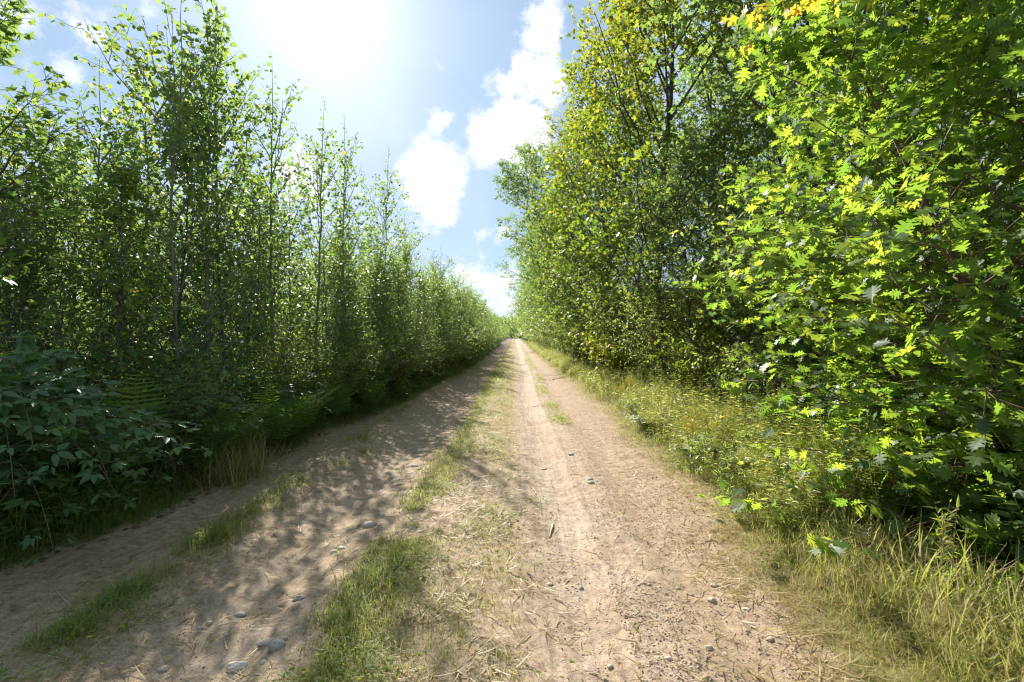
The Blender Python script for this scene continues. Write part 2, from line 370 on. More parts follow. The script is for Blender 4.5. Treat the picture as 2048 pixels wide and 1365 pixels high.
def stonemat(name, a, b):
    m, nt = mat_new(name); L = nt.links.new
    out = nd(nt, 'ShaderNodeOutputMaterial'); p = nd(nt, 'ShaderNodeBsdfPrincipled'); p.inputs['Roughness'].default_value = .75
    tc = nd(nt, 'ShaderNodeTexCoord'); n = nd(nt, 'ShaderNodeTexNoise'); n.inputs['Scale'].default_value = 45; n.inputs['Detail'].default_value = 7
    L(tc.outputs['Object'], n.inputs['Vector']); at = nd(nt, 'ShaderNodeAttribute', attribute_name='tint')
    mm = nd(nt, 'ShaderNodeMath', operation='MULTIPLY_ADD'); L(n.outputs['Fac'], mm.inputs[0]); mm.inputs[1].default_value = .7; L(at.outputs['Fac'], mm.inputs[2])
    ms = nd(nt, 'ShaderNodeMath', operation='SUBTRACT', use_clamp=True); L(mm.outputs[0], ms.inputs[0]); ms.inputs[1].default_value = .35
    c = ramp(nt, ms.outputs[0], [(.0, a), (1, b)]); L(c, p.inputs['Base Color'])
    bu = nd(nt, 'ShaderNodeBump'); bu.inputs['Strength'].default_value = .4; bu.inputs['Distance'].default_value = .003
    L(n.outputs['Fac'], bu.inputs['Height']); L(bu.outputs[0], p.inputs['Normal']); L(p.outputs[0], out.inputs[0]); return m
M_STONE = stonemat('grey_stone', (.24, .205, .165), (.48, .41, .33))
M_GRAVEL = stonemat('gravel_stone', (.30, .23, .17), (.60, .50, .39))
M_WOOD = stonemat('bare_wood', (.30, .24, .17), (.55, .46, .34))
M_CLOD = stonemat('soil_clod', (.26, .17, .11), (.42, .30, .20))
M_LITTER = leafmat('dead_leaf', [(0, (.10, .055, .03)), (.5, (.22, .13, .06)), (1, (.4, .28, .14))], [(0, (.2, .1, .04)), (1, (.45, .3, .12))], .2, .8, .2)

# ------------------------------------------------------------------ tags
def tag(o, label=None, cat=None, group=None, kind=None):
    if label: o['label'] = label
    if cat: o['category'] = cat
    if group: o['group'] = group
    if kind: o['kind'] = kind
    return o
def empty(name):
    o = bpy.data.objects.new(name, None); o.empty_display_size = .2; COL.objects.link(o); return o
def clone(root, loc, rz=0., s=1., label=None, tilt=(0, 0)):
    r = root.copy(); COL.objects.link(r); r.location = loc; r.rotation_euler = (tilt[0], tilt[1], rz); r.scale = (s, s, s)
    if label: r['label'] = label
    for ch in root.children:
        c = ch.copy(); COL.objects.link(c); c.parent = r
    return r
class Kind:
    """one kind of plant with several modelled forms; each form is used itself first, then copied"""
    def __init__(s, protos): s.p = protos; s.used = [False] * len(protos)
    def put(s, i, x, y, rz=None, sc=1., label=None, group=None, tilt=None, dz=0.):
        i = i % len(s.p); rz = random.uniform(0, 6.283) if rz is None else rz
        tilt = tilt or (random.gauss(0, .03), random.gauss(0, .03)); z = gz(x, y) - .02 + dz
        if not s.used[i]:
            o = s.p[i]; s.used[i] = True; o.location = (x, y, z); o.rotation_euler = (tilt[0], tilt[1], rz); o.scale = (sc,) * 3
        else: o = clone(s.p[i], (x, y, z), rz, sc, None, tilt)
        if label: o['label'] = label
        if group: o['group'] = group
        return o
_ones = 'zeroth first second third fourth fifth sixth seventh eighth ninth tenth eleventh twelfth thirteenth fourteenth fifteenth sixteenth seventeenth eighteenth nineteenth'.split()
_tens = {2: 'twenty', 3: 'thirty', 4: 'forty', 5: 'fifty', 6: 'sixty', 7: 'seventy', 8: 'eighty', 9: 'ninety'}
_teno = {2: 'twentieth', 3: 'thirtieth', 4: 'fortieth', 5: 'fiftieth', 6: 'sixtieth', 7: 'seventieth', 8: 'eightieth', 9: 'ninetieth'}
def nth(n):
    if n >= 100: return 'hundredth' if n == 100 else 'hundred-' + nth(n - 100)
    if n < 20: return _ones[n]
    return _teno[n // 10] if n % 10 == 0 else _tens[n // 10] + '-' + _ones[n % 10]
UP = np.array([0, 0, 1.])

# ------------------------------------------------------------------ ground
def build_ground():
    xs = np.concatenate([-np.geomspace(620, 9, 26), np.arange(-8.6, -4.0, .2), np.arange(-4, 2.8, .026), np.arange(2.8, 9, .2), np.geomspace(9.4, 620, 26)])
    ys = np.concatenate([-np.geomspace(300, 3, 18), np.arange(-2.5, 1.8, .3), np.arange(1.8, 7, .026), 7 * 1.0052 ** np.arange(0, 330), np.geomspace(40, 620, 40)])
    ys = np.unique(ys)
    X, Y = np.meshgrid(xs, ys); Z = ground_h(X, Y)
    n, m = X.shape; i = np.arange(n * m).reshape(n, m)
    Q = np.stack([i[:-1, :-1], i[:-1, 1:], i[1:, 1:], i[1:, :-1]], -1).reshape(-1, 4)
    veg = np.maximum(ss(-.05, -.45, X - eL(Y) + .4 * (fbm(X * 3, Y * 3) - .5)), ss(.1, .6, X - eR(Y) + .5 * (fbm(X * 3, Y * 3) - .5)))
    g = Geo(); g.add(np.stack([X, Y, Z], -1).reshape(-1, 3), Q, veg.ravel())
    o = g.build('ground', M_SOIL, smooth=True)
    xd = X - drift(Y)
    pale = np.clip(g1(xd, .45, .38) * 1.1 + .45 * g1(xd, -1.5, .5) + .35 * g1(xd, -.4, .3), 0, 1)
    a = o.data.attributes.new('pale', 'FLOAT', 'POINT'); a.data.foreach_set('value', pale.astype(np.float32).ravel())
    tag(o, 'pale sandy dirt track with wheel ruts between two green thickets', kind='structure')
build_ground()

# ------------------------------------------------------------------ scatter helpers for ground cover
def yscatter(n, y0, y1, p=1.2):
    if y0 <= 0: return rng.uniform(y0, y1, n)
    """distances spread so that near ones are denser"""
    u = rng.random(n); a = 1 - p
    return (y0 ** a + u * (y1 ** a - y0 ** a)) ** (1 / a)
def place_blades(geo, x, y, hgt, tint, lean=.5, wscale=1.):
    n = len(x); z = ground_h(x, y)
    az = rng.random(n) * 6.283; ln = np.abs(rng.normal(0, lean, n))
    yax = np.stack([np.sin(az) * np.sin(ln), np.cos(az) * np.sin(ln), np.cos(ln)], -1)
    zax = np.stack([np.sin(az), np.cos(az), -.2 + 0 * az], -1)
    k = rng.integers(0, 4, n)
    for b in range(4):
        s = k == b
        if not s.any(): continue
        V, Fq = BLADES[b]; V = V.copy(); V[:, 0] *= wscale
        inst(geo, (V, Fq), np.stack([x, y, z - .005], -1)[s], yax[s], zax[s], hgt[s], tint[s])

def clumps(x, y, n, r):
    """n blade roots round each clump centre"""
    a = rng.random((len(x), n)) * 6.283; rr = np.abs(rng.normal(0, 1, (len(x), n))) * np.reshape(r, (-1, 1))
    return (x[:, None] + np.cos(a) * rr).ravel(), (y[:, None] + np.sin(a) * rr).ravel()

def build_ground_cover():
    # --- median grass
    g = Geo()
    n = 15000; y = yscatter(n, 2.1, 160, 1.32); u = rng.random(n)
    x = np.where(u < .60, rng.normal(-.80, .15, n), np.where(u < .85, rng.normal(-.28, .2, n), rng.uniform(-1.1, .05, n)))
    x += drift(y)
    far = ss(4, 9, y); x = np.where(far > rng.random(n), rng.uniform(-.95, -.08, n) + .05, x)
    mask = fbm(x * 1.6 + 9, y * .9, 3) + .5 * far
    keep = mask > (.40 + .08 * (x > -.55) * (1 - far))
    x, y = x[keep], y[keep]
    bx, by = clumps(x, y, 15, .045 + .003 * y)
    hh = (.018 + .068 * rng.random(len(bx)) ** 2.4) * (1 + .5 * ss(6, 16, by)) * (.65 + .6 * ss(.15, -.5, bx + .6))
    tt = np.clip(rng.normal(.70, .18, len(bx)) + .08 * (bx > -.5), 0, 1)
    place_blades(g, bx, by, hh, tt, .75, .9 + .0 * hh[0])
    # strong near tufts
    for (px, py, r, nn, hm) in [(700, 1255, .10, 600, .15), (745, 1190, .12, 900, .17), (790, 1150, .09, 600, .15), (690, 1330, .10, 500, .13), (860, 1110, .10, 250, .08), (930, 1075, .09, 220, .08),
                                (810, 1060, .1, 260, .09), (880, 1000, .12, 300, .09), (950, 1200, .09, 260, .07), (920, 1280, .1, 240, .08), (1010, 1250, .06, 200, .08), (1010, 1330, .06, 200, .09),
                                (760, 1010, .06, 150, .08), (1130, 1230, .04, 70, .05), (1310, 1140, .03, 80, .06), (1150, 1140, .05, 60, .03), (960, 1010, .1, 200, .06), (1000, 1130, .1, 200, .06)]:
        X, Y = G(px, py); a = rng.random(nn) * 6.28; q = np.abs(rng.normal(0, r, nn))
        a = a[:int(nn * .45)]; q = q[:len(a)] * 1.25; nn = len(a)
        place_blades(g, X + np.cos(a) * q, Y + np.sin(a) * q * 1.5, hm * (.3 + .9 * rng.random(nn) ** 1.8), np.clip(rng.normal(.66, .24, nn), 0, 1), .85, .5)
    # narrow strip between rut and verge farther off
    y = yscatter(700, 9, 60, 1.2); x = rng.normal(.84, .09, len(y)) + drift(y); kp = fbm(x * 2, y * .7 + 8, 2) > .42; x, y = x[kp], y[kp]
    bx, by = clumps(x, y, 10, .04 + .003 * y); place_blades(g, bx, by, .05 + .05 * rng.random(len(bx)), np.clip(rng.normal(.6, .15, len(bx)), 0, 1), .6, 1.2)
    # berm of the outer rut
    y = yscatter(520, 2.4, 11, 1.1); x = rng.normal(-2.3, .07, len(y)); kp = fbm(x * 2, y * 1.1 + 4, 2) > .45; x, y = x[kp], y[kp]
    bx, by = clumps(x, y, 22, .05); place_blades(g, bx, by, .03 + .10 * rng.random(len(bx)) ** 2, np.clip(rng.normal(.5, .28, len(bx)), 0, 1), .9, .6)
    for (px, py, r, nn, hm) in [(440, 1095, .09, 500, .16), (400, 1110, .08, 300, .15), (240, 1215, .12, 500, .13), (330, 1170, .1, 300, .12), (150, 1300, .15, 500, .14), (560, 1025, .1, 300, .09), (725, 910, .16, 400, .13), (680, 935, .12, 250, .1)]:
        X, Y = G(px, py); a = rng.random(nn) * 6.28; q = np.abs(rng.normal(0, r, nn))
        place_blades(g, X + np.cos(a) * q, Y + np.sin(a) * q * 1.5, hm * (.3 + .8 * rng.random(nn) ** 1.5), np.clip(rng.normal(.45, .25, nn), 0, 1), .8, .5)
    tag(g.build('median_grass', M_GRASS), 'short green and straw grass growing in strips along the dirt track', 'grass', kind='stuff')

    # --- verge grass, right and left
    g = Geo()
    n = 11000; y = yscatter(n, 2.0, 110, 1.25); x = eR(y) - .06 + np.abs(rng.normal(0, .5, n)) * (1 + .6 * ss(4, 9, y)) + .05 * rng.random(n)
    bx, by = clumps(x, y, 16, .045 + .003 * y)
    d = bx - eR(by)
    hh = (.04 + .38 * rng.random(len(bx)) ** 1.8 * ss(-.05, .9, d)) * (1 + .6 * ss(4, 9, by))
    tt = np.clip(rng.normal(.70, .22, len(bx)) + .1 * (fbm(bx * 3, by * 3, 2) - .5) * 4, 0, 1)
    place_blades(g, bx, by, hh * np.where(rng.random(len(bx)) < .3, .5, 1.), tt, .95, .42)
    tag(g.build('verge_grass', M_GRASS), 'mixed green and dry tall grass on the sunny verge', 'grass', kind='stuff')
    g = Geo()
    n = 4600; y = yscatter(n, 2.2, 50, 1.25); x = eL(y) - .0 - np.abs(rng.normal(0, .45, n))
    bx, by = clumps(x, y, 14, .05 + .003 * y); d = eL(by) - bx
    hh = (.07 + .42 * rng.random(len(bx)) ** 1.6 * ss(-.05, .5, d)); tt = np.clip(rng.normal(.3, .28, len(bx)), 0, 1)
    place_blades(g, bx, by, hh, tt, .75, .45)
    # long bleached stems leaning out of the thicket
    for (px, py, nn) in [(480, 880, 320), (510, 850, 260), (540, 880, 260), (430, 930, 220)]:
        Y = 5.4 + rng.random() * .8; X = min((px - 1030) / 1024 * Y, float(eL(Y)) + .05); a = rng.random(nn) * 6.28; q = np.abs(rng.normal(0, .22, nn))
        place_blades(g, X + np.cos(a) * q, Y + np.sin(a) * q, .25 + .4 * rng.random(nn), np.clip(rng.normal(.8, .2, nn), 0, 1), .95, .2)
    tag(g.build('shade_grass', M_GRASS), 'tangled dark grass with bleached stems at the shaded thicket foot', 'grass', kind='stuff')

    # --- dry straw lying on the soil
    g = Geo(); n = 52000; y = yscatter(n, 2.0, 22, 1.5); u = rng.random(n)
    x = np.where(u < .26, rng.normal(-.5, .4, n), np.where(u < .66, eR(y) + rng.normal(.25, .35, n), np.where(u < .80, rng.normal(-2.35, .25, n), rng.uniform(-3.6, 1.8, n))))
    kp = (fbm(x * 5, y * 4, 3) > .50) | (u > .88); x, y = x[kp], y[kp]; n = len(x)
    V, Fq = blade(.12, .026, 3); az = rng.random(n) * 6.28; el = rng.normal(.06, .12, n)
    yax = np.stack([np.cos(az) * np.cos(el), np.sin(az) * np.cos(el), np.abs(np.sin(el))], -1)
    inst(g, (V, Fq), np.stack([x, y, ground_h(x, y) + .004], -1), yax, UP + rng.normal(0, .3, (n, 3)), .03 + .12 * rng.random(n) ** 2, np.clip(rng.normal(.93, .07, n), .6, 1))
    tag(g.build('dry_straw', M_GRASS), 'bleached dry grass stems lying scattered over the soil', 'straw', kind='stuff')

    # --- small broad-leaved weeds close to the ground
    g = Geo(); n = 3000; y = yscatter(n, 2.1, 30, 1.3); u = rng.random(n)
    x = np.where(u < .42, eR(y) + .1 + np.abs(rng.normal(0, .5, n)), np.where(u < .72, rng.normal(-.45, .3, n), np.where(u < .88, rng.normal(-2.3, .12, n), eL(y) - .1 - np.abs(rng.normal(0, .3, n)))))
    kp = fbm(x * 2.2 + 3, y * 2.2, 3) > .56; x, y = x[kp], y[kp]; s = .4 + .6 * ss(-.1, .5, np.maximum(x - eR(y), eL(y) - x))
    bx, by = clumps(x, y, 14, .13 + .002 * y); s = np.repeat(s, 14); n = len(bx)
    z = ground_h(bx, by) + .02 + .14 * rng.random(n) * s; az = rng.random(n) * 6.28
    inst(g, OVATE, np.stack([bx, by, z], -1), np.stack([np.cos(az), np.sin(az), .2 + 0 * az], -1), UP + rng.normal(0, .45, (n, 3)), (.012 + .022 * rng.random(n)) * (1 + .04 * by), np.clip(rng.normal(.5, .25, n), 0, 1))
    tag(g.build('low_weeds', M_WEED), 'low clover-like weeds in patches on the verge and median', 'weeds', kind='stuff')

    # --- taller mixed undergrowth mass on the right verge and under both thickets
    def mass(name, n, yr, xf, hf, label, seed, sz=.055, tm=.5, tmpl=OVATE, p=1.15, mt=None):
        g = Geo(); y = yscatter(n, yr[0], yr[1], p); x = xf(y, n); h = hf(x, y)
        kp = rng.random(n) < .35 + 1.3 * (fbm(x * 1.3 + seed, y * 1.3, 3) - .25); x, y, h = x[kp], y[kp], h[kp]; n = len(x)
        q = 18; st = .35 + .65 * rng.random((n, 1)) ; t = (np.arange(q) + .5) / q
        az = rng.random(n) * 6.28; le = rng.normal(0, .22, n)
        hx = x[:, None] + np.cos(az)[:, None] * le[:, None] * t * h[:, None]; hy = y[:, None] + np.sin(az)[:, None] * le[:, None] * t * h[:, None]
        hz = ground_h(x, y)[:, None] + h[:, None] * (.15 + .85 * t) * st
        a = rng.random((n, q)) * 6.28
        pos = np.stack([hx, hy, hz], -1).reshape(-1, 3); ya = np.stack([np.cos(a), np.sin(a), .15 + .3 * rng.random((n, q)) - .15], -1).reshape(-1, 3)
        inst(g, tmpl, pos, ya, UP + rng.normal(0, .4, (n * q, 3)), (sz * (.6 + .7 * rng.random(n * q))) * np.repeat(1 + .02 * y, q), np.clip(rng.normal(tm, .16, n * q), 0, .92))
        P = np.stack([np.stack([hx[:, 0], hy[:, 0], ground_h(x, y)], -1), np.stack([hx[:, -1], hy[:, -1], hz[:, -1]], -1)], 1)
        V, Q = tubes(P, np.full((n, 2), .0022), 3); g.add(V, Q, .6)
        return tag(g.build(name, mt or M_SHRUB), label, 'undergrowth', kind='stuff')
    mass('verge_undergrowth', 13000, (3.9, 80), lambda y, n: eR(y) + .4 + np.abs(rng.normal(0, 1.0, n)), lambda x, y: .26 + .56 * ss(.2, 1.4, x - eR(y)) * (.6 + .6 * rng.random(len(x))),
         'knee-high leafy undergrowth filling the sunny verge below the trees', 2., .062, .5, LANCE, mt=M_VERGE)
    mass('forest_undergrowth', 2600, (2.0, 40), lambda y, n: eR(y) + 1.3 + np.abs(rng.normal(0, 3.2, n)), lambda x, y: .3 + .5 * rng.random(len(x)),
         'dark leafy undergrowth on the forest floor', 7., .09, .4, OVATE, 1.05)
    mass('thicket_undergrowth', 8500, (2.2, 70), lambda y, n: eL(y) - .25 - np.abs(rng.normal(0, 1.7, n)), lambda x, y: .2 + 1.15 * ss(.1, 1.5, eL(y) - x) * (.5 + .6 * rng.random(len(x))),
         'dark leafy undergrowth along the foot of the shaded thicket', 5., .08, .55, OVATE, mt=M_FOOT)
    mass('clearing_growth', 4200, (-2, 70), lambda y, n: -9.3 - rng.random(n) * 17, lambda x, y: .7 + .9 * rng.random(len(x)),
         'sunlit tall herbs filling the clearing behind the thicket', 1., .20, .7, LANCE, .3)
    # --- dead leaves
    g = Geo(); n = 5000; y = yscatter(n, 1.8, 20, 1.2); x = np.where(rng.random(n) < .6, eR(y) + .3 + np.abs(rng.normal(0, 1.2, n)), eL(y) + .1 - np.abs(rng.normal(0, .8, n)))
    az = rng.random(n) * 6.28
    inst(g, OVATE, np.stack([x, y, ground_h(x, y) + .012], -1), np.stack([np.cos(az), np.sin(az), 0 * az], -1), UP + rng.normal(0, .3, (n, 3)), .04 + .05 * rng.random(n), rng.random(n))
    tag(g.build('leaf_litter', M_LITTER), 'brown fallen leaves under the bushes', 'leaf litter', kind='stuff')
    # --- gravel and clods
    def ico():
        import bmesh
        bm = bmesh.new(); bmesh.ops.create_icosphere(bm, subdivisions=1, radius=.5)
        V = np.array([v.co[:] for v in bm.verts]); Fq = np.array([[v.index for v in f.verts] for f in bm.faces]); bm.free(); return V, Fq
    IV, IF = ico()
    def rocks(name, n, p, xf, size, flat, mt, label, y1=14):
        g = Geo(); y = yscatter(n, 1.9, y1, p); x = xf(y, n); kp = rng.random(n) < np.clip((fbm(x * 2.4 + 11, y * 1.5, 3) - .36) * 4.5, .12, 1); x, y = x[kp], y[kp]; n = len(x)
        for v in range(6):
            s = np.arange(n) % 6 == v; V = IV * (1 + rng.normal(0, .16, IV.shape)); V = V * np.array([1, .75, flat])
            k = s.sum(); az = rng.random(k) * 6.28
            inst(g, (V, IF), np.stack([x, y, ground_h(x, y) + .001], -1)[s], np.stack([np.cos(az), np.sin(az), 0 * az], -1), UP + rng.normal(0, .25, (k, 3)), size(k), rng.random(k) * .7)
        return tag(g.build(name, mt), label, 'gravel', kind='stuff')
    def gx(y, n):
        u = rng.random(n)
        return np.where(u < .2, rng.normal(.35, .06, n), np.where(u < .35, rng.normal(.78, .09, n), np.where(u < .6, rng.normal(-1.6, .35, n), np.where(u < .75, rng.normal(.95, .3, n), rng.uniform(-3.5, 1.7, n)))))
    rocks('gravel', 16000, 1.9, gx, lambda k: .003 + .015 * rng.random(k) ** 4, .5, M_GRAVEL, 'small pale pebbles strewn over the wheel tracks')
    rocks('soil_crumbs', 30000, 1.8, lambda y, n: np.where(rng.random(n) < .6, rng.uniform(.6, 1.75, n), rng.uniform(-3.5, .6, n)), lambda k: .003 + .013 * rng.random(k) ** 3, .6, M_CLOD,
          'brown crumbs of loose soil scattered over the track')
build_ground_cover()

# ------------------------------------------------------------------ trees
def leaves_on(geo, tw, n, tmpl, size, droop, tm, ts, t0=.15, flat=.5, spread=1.0, mat=0, tintf=None, pet=.25):
    p, d, t = sample(tw, n, t0, 1.)
    k = len(p); side = norm(rng.normal(0, 1, (k, 3)) * np.array([1, 1, .5]))
    ax = norm(d * .55 + side * spread + np.array([0, 0, -droop])); nrm = norm(UP + rng.normal(0, flat, (k, 3)))
    sz = size * (.65 + .6 * rng.random(k)) * np.where(t > .92, .7, 1.)
    tint = np.clip(rng.normal(tm, ts, k), 0, 1)
    if tintf is not None: tint = np.clip(tint + tintf(p), 0, 1)
    inst(geo, tmpl, p + ax * (sz * pet)[:, None], ax, nrm, sz, tint, mat)

def tree(name, H, trunk_r, lean, n1, t0, ang1, len1, n2, n3, nl, tmpl, lsize, lmat, bmat, label, cat, group, tm=.4, ts=.16, droop=.25, flat=.5,
         up1=.1, curve1=.2, len2=.42, len3=.4, fork=None, tintf=None, tb=None, wobble=.015, leader=0, twr=.003, ang2=.85, tmax=.97):
    root = empty(name); tag(root, label, cat, group)
    k = 14; s = np.linspace(0, 1, k)
    P = np.zeros((1, k, 3)); P[0, :, 2] = s * H
    w = np.cumsum(rng.normal(0, wobble, (k, 2)), 0) * H / 4; w -= w[0]; P[0, :, 0] += lean[0] * s ** 1.5 * H + w[:, 0]; P[0, :, 1] += lean[1] * s ** 1.5 * H + w[:, 1]
    trunks = [P]; rads = [trunk_r * (1 - s ** 1.1 * .93) * (1 + .5 * np.exp(-s * 25))]
    if fork:
        for (ft, dx, dy, fl) in fork:
            i0 = int(ft * (k - 1)); b = P[0, i0]; Q = np.zeros((1, k, 3)); Q[0] = b + np.outer(s, [dx, dy, 1.0]) * fl
            Q[0, :, :2] *= 1; trunks.append(Q); rads.append(trunk_r * (1 - ft) * .8 * (1 - .92 * s))
    gw = Geo(); gl = Geo()
    for Tk, rk in zip(trunks, rads):
        V, Q = tubes(Tk, rk[None], 8); gw.add(V, Q)
    TP = np.concatenate(trunks); TL = np.array([H] + ([f[3] for f in fork] if fork else []))
    b1, l1, t1 = spawn(P, TL[:1], n1, t0, tmax, ang1, len1, up1, curve1, 6, wob=.03, tb=tb)
    for Tk, f in zip(trunks[1:], fork or []):
        bb, ll, _ = spawn(Tk, np.array([f[3]]), max(5, int(n1 * f[3] / H * .5)), .15, min(tmax, .9), ang1, lambda t, L: len1(.35 + .65 * t, L * 0 + H), up1, curve1, 6, wob=.03)
        b1 = np.concatenate([b1, bb]); l1 = np.concatenate([l1, ll])
    r1 = np.minimum(.35 * trunk_r, .012 * l1 + .002)
    V, Q = tubes(b1, r1[:, None] * (1 - .8 * np.linspace(0, 1, 6))[None], 5); gw.add(V, Q)
    b2, l2, t2 = spawn(b1, l1, n2, .2, 1., ang2, lambda t, L: len2 * L * (1.15 - .6 * t), .08, .1, 4, wob=.05)
    V, Q = tubes(b2, (np.minimum(.008, .006 * l2 + .0015))[:, None] * (1 - .7 * np.linspace(0, 1, 4))[None], 4); gw.add(V, Q)
    if n3:
        b3, l3, t3 = spawn(b2, l2, n3, .15, 1., .8, lambda t, L: len3 * L + .12, .05, -.05, 3, wob=.05)
        V, Q = tubes(b3, np.full((len(b3), 3), twr) * np.array([1, .8, .4]), 3); gw.add(V, Q)
    else: b3 = b2
    leaves_on(gl, b3, nl, tmpl, lsize, droop, tm, ts, flat=flat, tintf=tintf)
    if leader:   # leaves straight on the upper stem, as on fast young shoots
        for Tk in trunks: leaves_on(gl, Tk, leader, tmpl, lsize * 1.15, droop, tm, ts, t0=.64, flat=.9, tintf=tintf, pet=.5)
    gw.build('trunk', bmat, root, smooth=True); gl.build('crown', lmat, root)
    return root

def aspen(H, label, fork=None, dense=1., lean=(0, 0), tm=.42, low=.12):
    return tree('aspen_sapling', H, .028, lean, int(25 * dense), low, lambda t: 1.0 - .4 * t, lambda t, L: (.3 + .7 * (1 - t) ** .6) * .21 * L, 6, 0, 10, ASPEN, .072, M_ASPEN, B_ASPEN,
                label, 'sapling', 'aspen saplings of the shaded thicket', tm=tm, ts=.17, droop=.5, flat=.9, up1=.25, curve1=.3, len2=.55, fork=fork, leader=56, wobble=.012, tmax=.77)
ASP = Kind([aspen(5.6, 'a', fork=[(.62, -.36, .1, 1.5)]), aspen(5.6, 'a'), aspen(5.4, 'a', fork=[(.55, .16, .1, 2.2)], dense=1.2), aspen(5.2, 'a', dense=1.3, tm=.5),
            aspen(5.8, 'a', dense=1.1, lean=(.05, 0)), aspen(5.0, 'a', dense=1.35, fork=[(.4, .25, -.2, 2.0)], tm=.35, low=.05)])
def lmaple(H, tm):
    return tree('maple_sapling', H, .032, (0, 0), 22, .22, lambda t: 1.1 - .4 * t, lambda t, L: (.2 + .8 * (1 - t) ** .7) * .26 * L, 6, 3, 5, MAPLE_LO, .085, M_MAPLE, B_DARK,
                'a', 'sapling', 'maple saplings in the shaded thicket', tm=tm, ts=.15, droop=.25, flat=.45, up1=.15)
LMA = Kind([lmaple(4.6, .35), lmaple(4.2, .5), lmaple(5.0, .28)])

def shrub(H, tm, tmpl=OVATE, size=.06, mt=None, n1=16, ts=.16, name='leafy_shrub', grp='leafy shrubs along the thicket foot', bend=.35, nl=6):
    root = empty(name); tag(root, 'a', 'shrub', grp)
    base = np.zeros((n1, 6, 3)); a = np.arange(n1) * 2.4 + rng.normal(0, .3, n1); s = np.linspace(0, 1, 6); sp = bend + rng.random(n1) * .5; h = H * (.6 + .45 * rng.random(n1))
    base[:, :, 0] = np.cos(a)[:, None] * (sp * h)[:, None] * s ** 1.3; base[:, :, 1] = np.sin(a)[:, None] * (sp * h)[:, None] * s ** 1.3; base[:, :, 2] = h[:, None] * s * (1.05 - .2 * s)
    base += rng.normal(0, .02, base.shape) * s[None, :, None]
    gw = Geo(); gl = Geo(); V, Q = tubes(base, np.full((n1, 6), .009) * (1 - .75 * s), 5); gw.add(V, Q)
    b2, l2, _ = spawn(base, h, 9, .2, 1., .8, lambda t, L: .38 * L * (1.1 - .6 * t), .2, .05, 4)
    V, Q = tubes(b2, np.full((len(b2), 4), .003) * np.array([1, .8, .6, .3]), 3); gw.add(V, Q)
    b3, l3, _ = spawn(b2, l2, 3, .2, 1., .8, lambda t, L: .4 * L + .05, .1, 0, 3)
    V, Q = tubes(b3, np.full((len(b3), 3), .0018), 3); gw.add(V, Q)
    leaves_on(gl, b3, nl, tmpl, size, .2, tm, ts, flat=.75)
    gw.build('stem', B_CANE, root, smooth=True); gl.build('foliage', mt or M_SHRUB, root)
    return root
SHR = Kind([shrub(1.5, .42, n1=20), shrub(1.3, .52, n1=20), shrub(1.7, .4, n1=20)])

# ------------------------------------------------------------------ far woods closing every side
def far_woods(name, n, xr, yr, hf, label, size=.42, tm=.5):
    g = Geo(); x = rng.uniform(xr[0], xr[1], n); y = rng.uniform(yr[0], yr[1], n)
    h = hf * (.62 + .75 * (fbm(x * .22 + 5, y * .22, 3) - .1)); z = h * rng.random(n) ** .75
    kp = fbm(x * .6 + z * .7, y * .6 + z * .5 + 30, 3) > .40; x, y, z = x[kp], y[kp], z[kp]; n = len(x)
    inst(g, MAPLE_LO, np.stack([x, y, z], -1), rng.normal(0, 1, (n, 3)) + UP * -.3, UP + rng.normal(0, .8, (n, 3)), size * (.6 + .7 * rng.random(n)), np.clip(rng.normal(tm, .15, n), 0, .9))
    return tag(g.build(name, M_MAPLE), label, 'woods', kind='stuff')
far_woods('far_woods', 60000, (-64, -26), (-10, 180), 6.5, 'woods beyond the clearing behind the shaded thicket')
far_woods('forest_interior', 60000, (17, 44), (-4, 170), 7.5, 'deeper forest behind the sunny trees', .45, .4)
far_woods('woods_at_track_end', 16000, (-36, 34), (215, 240), 9.5, 'hazy trees closing the end of the track', .9, .45)

# ------------------------------------------------------------------ ferns
def fern(nf, L, tm, name='fern', grp='ferns at the thicket foot', spread=.9, wild=.05):
    root = empty(name); tag(root, 'a', 'fern', grp)
    gw = Geo(); gl = Geo(); k = 22
    for f in range(nf):
        az = f * 6.283 / nf + rng.normal(0, .25); l = L * (.75 + .4 * rng.random()); s = np.linspace(0, 1, k)
        e0 = (1.42 if wild < .1 else 1.25) - .25 * rng.random(); e = e0 - (spread + .3 * rng.random()) * s ** 1.4; st = l / k
        hor = np.cumsum(np.cos(e)) * st; z = np.cumsum(np.sin(e)) * st; c, sn = np.cos(az), np.sin(az)
        P = np.stack([hor * c, hor * sn, z], -1); V, Q = tubes(P[None], (.004 * (1 - .8 * s))[None], 4); gw.add(V, Q)
        d = norm(np.gradient(P, axis=0)); side = np.array([-sn, c, 0]); up = np.cross(d, side); up *= np.sign(up[:, 2:3] + 1e-6)
        q = 1.15 if wild < .1 else 1.6; idx = np.arange(4, k * q - 1) / q; i0 = np.clip(idx.astype(int), 0, k - 2); ff = (idx - i0)[:, None]
        pp = P[i0] * (1 - ff) + P[i0 + 1] * ff; dd = d[i0]; uu = up[i0]; tt = idx / k
        ln = l * (.26 if wild < .1 else .32) * np.clip(np.sin(np.pi * np.clip(.12 + .88 * tt, 0, 1) ** .85), 0.03, 1) ** .8
        t_ = np.clip(rng.normal(tm, .12), 0, 1)
        for sg in (-1, 1):
            ya = side * sg * 1.0 + dd * .35 - UP * .08 + rng.normal(0, .05, dd.shape)
            V0, F0 = PINNA; W = V0.copy(); W[:, 0] *= 1.0
            inst(gl, (W, F0), pp, ya, uu + rng.normal(0, wild, uu.shape), ln, np.clip(t_ + rng.normal(0, .05, len(pp)), 0, 1))
    gw.build('stalk', B_CANE, root); gl.build('fronds', M_BRACK if 'bracken' in name else M_FERN, root); return root
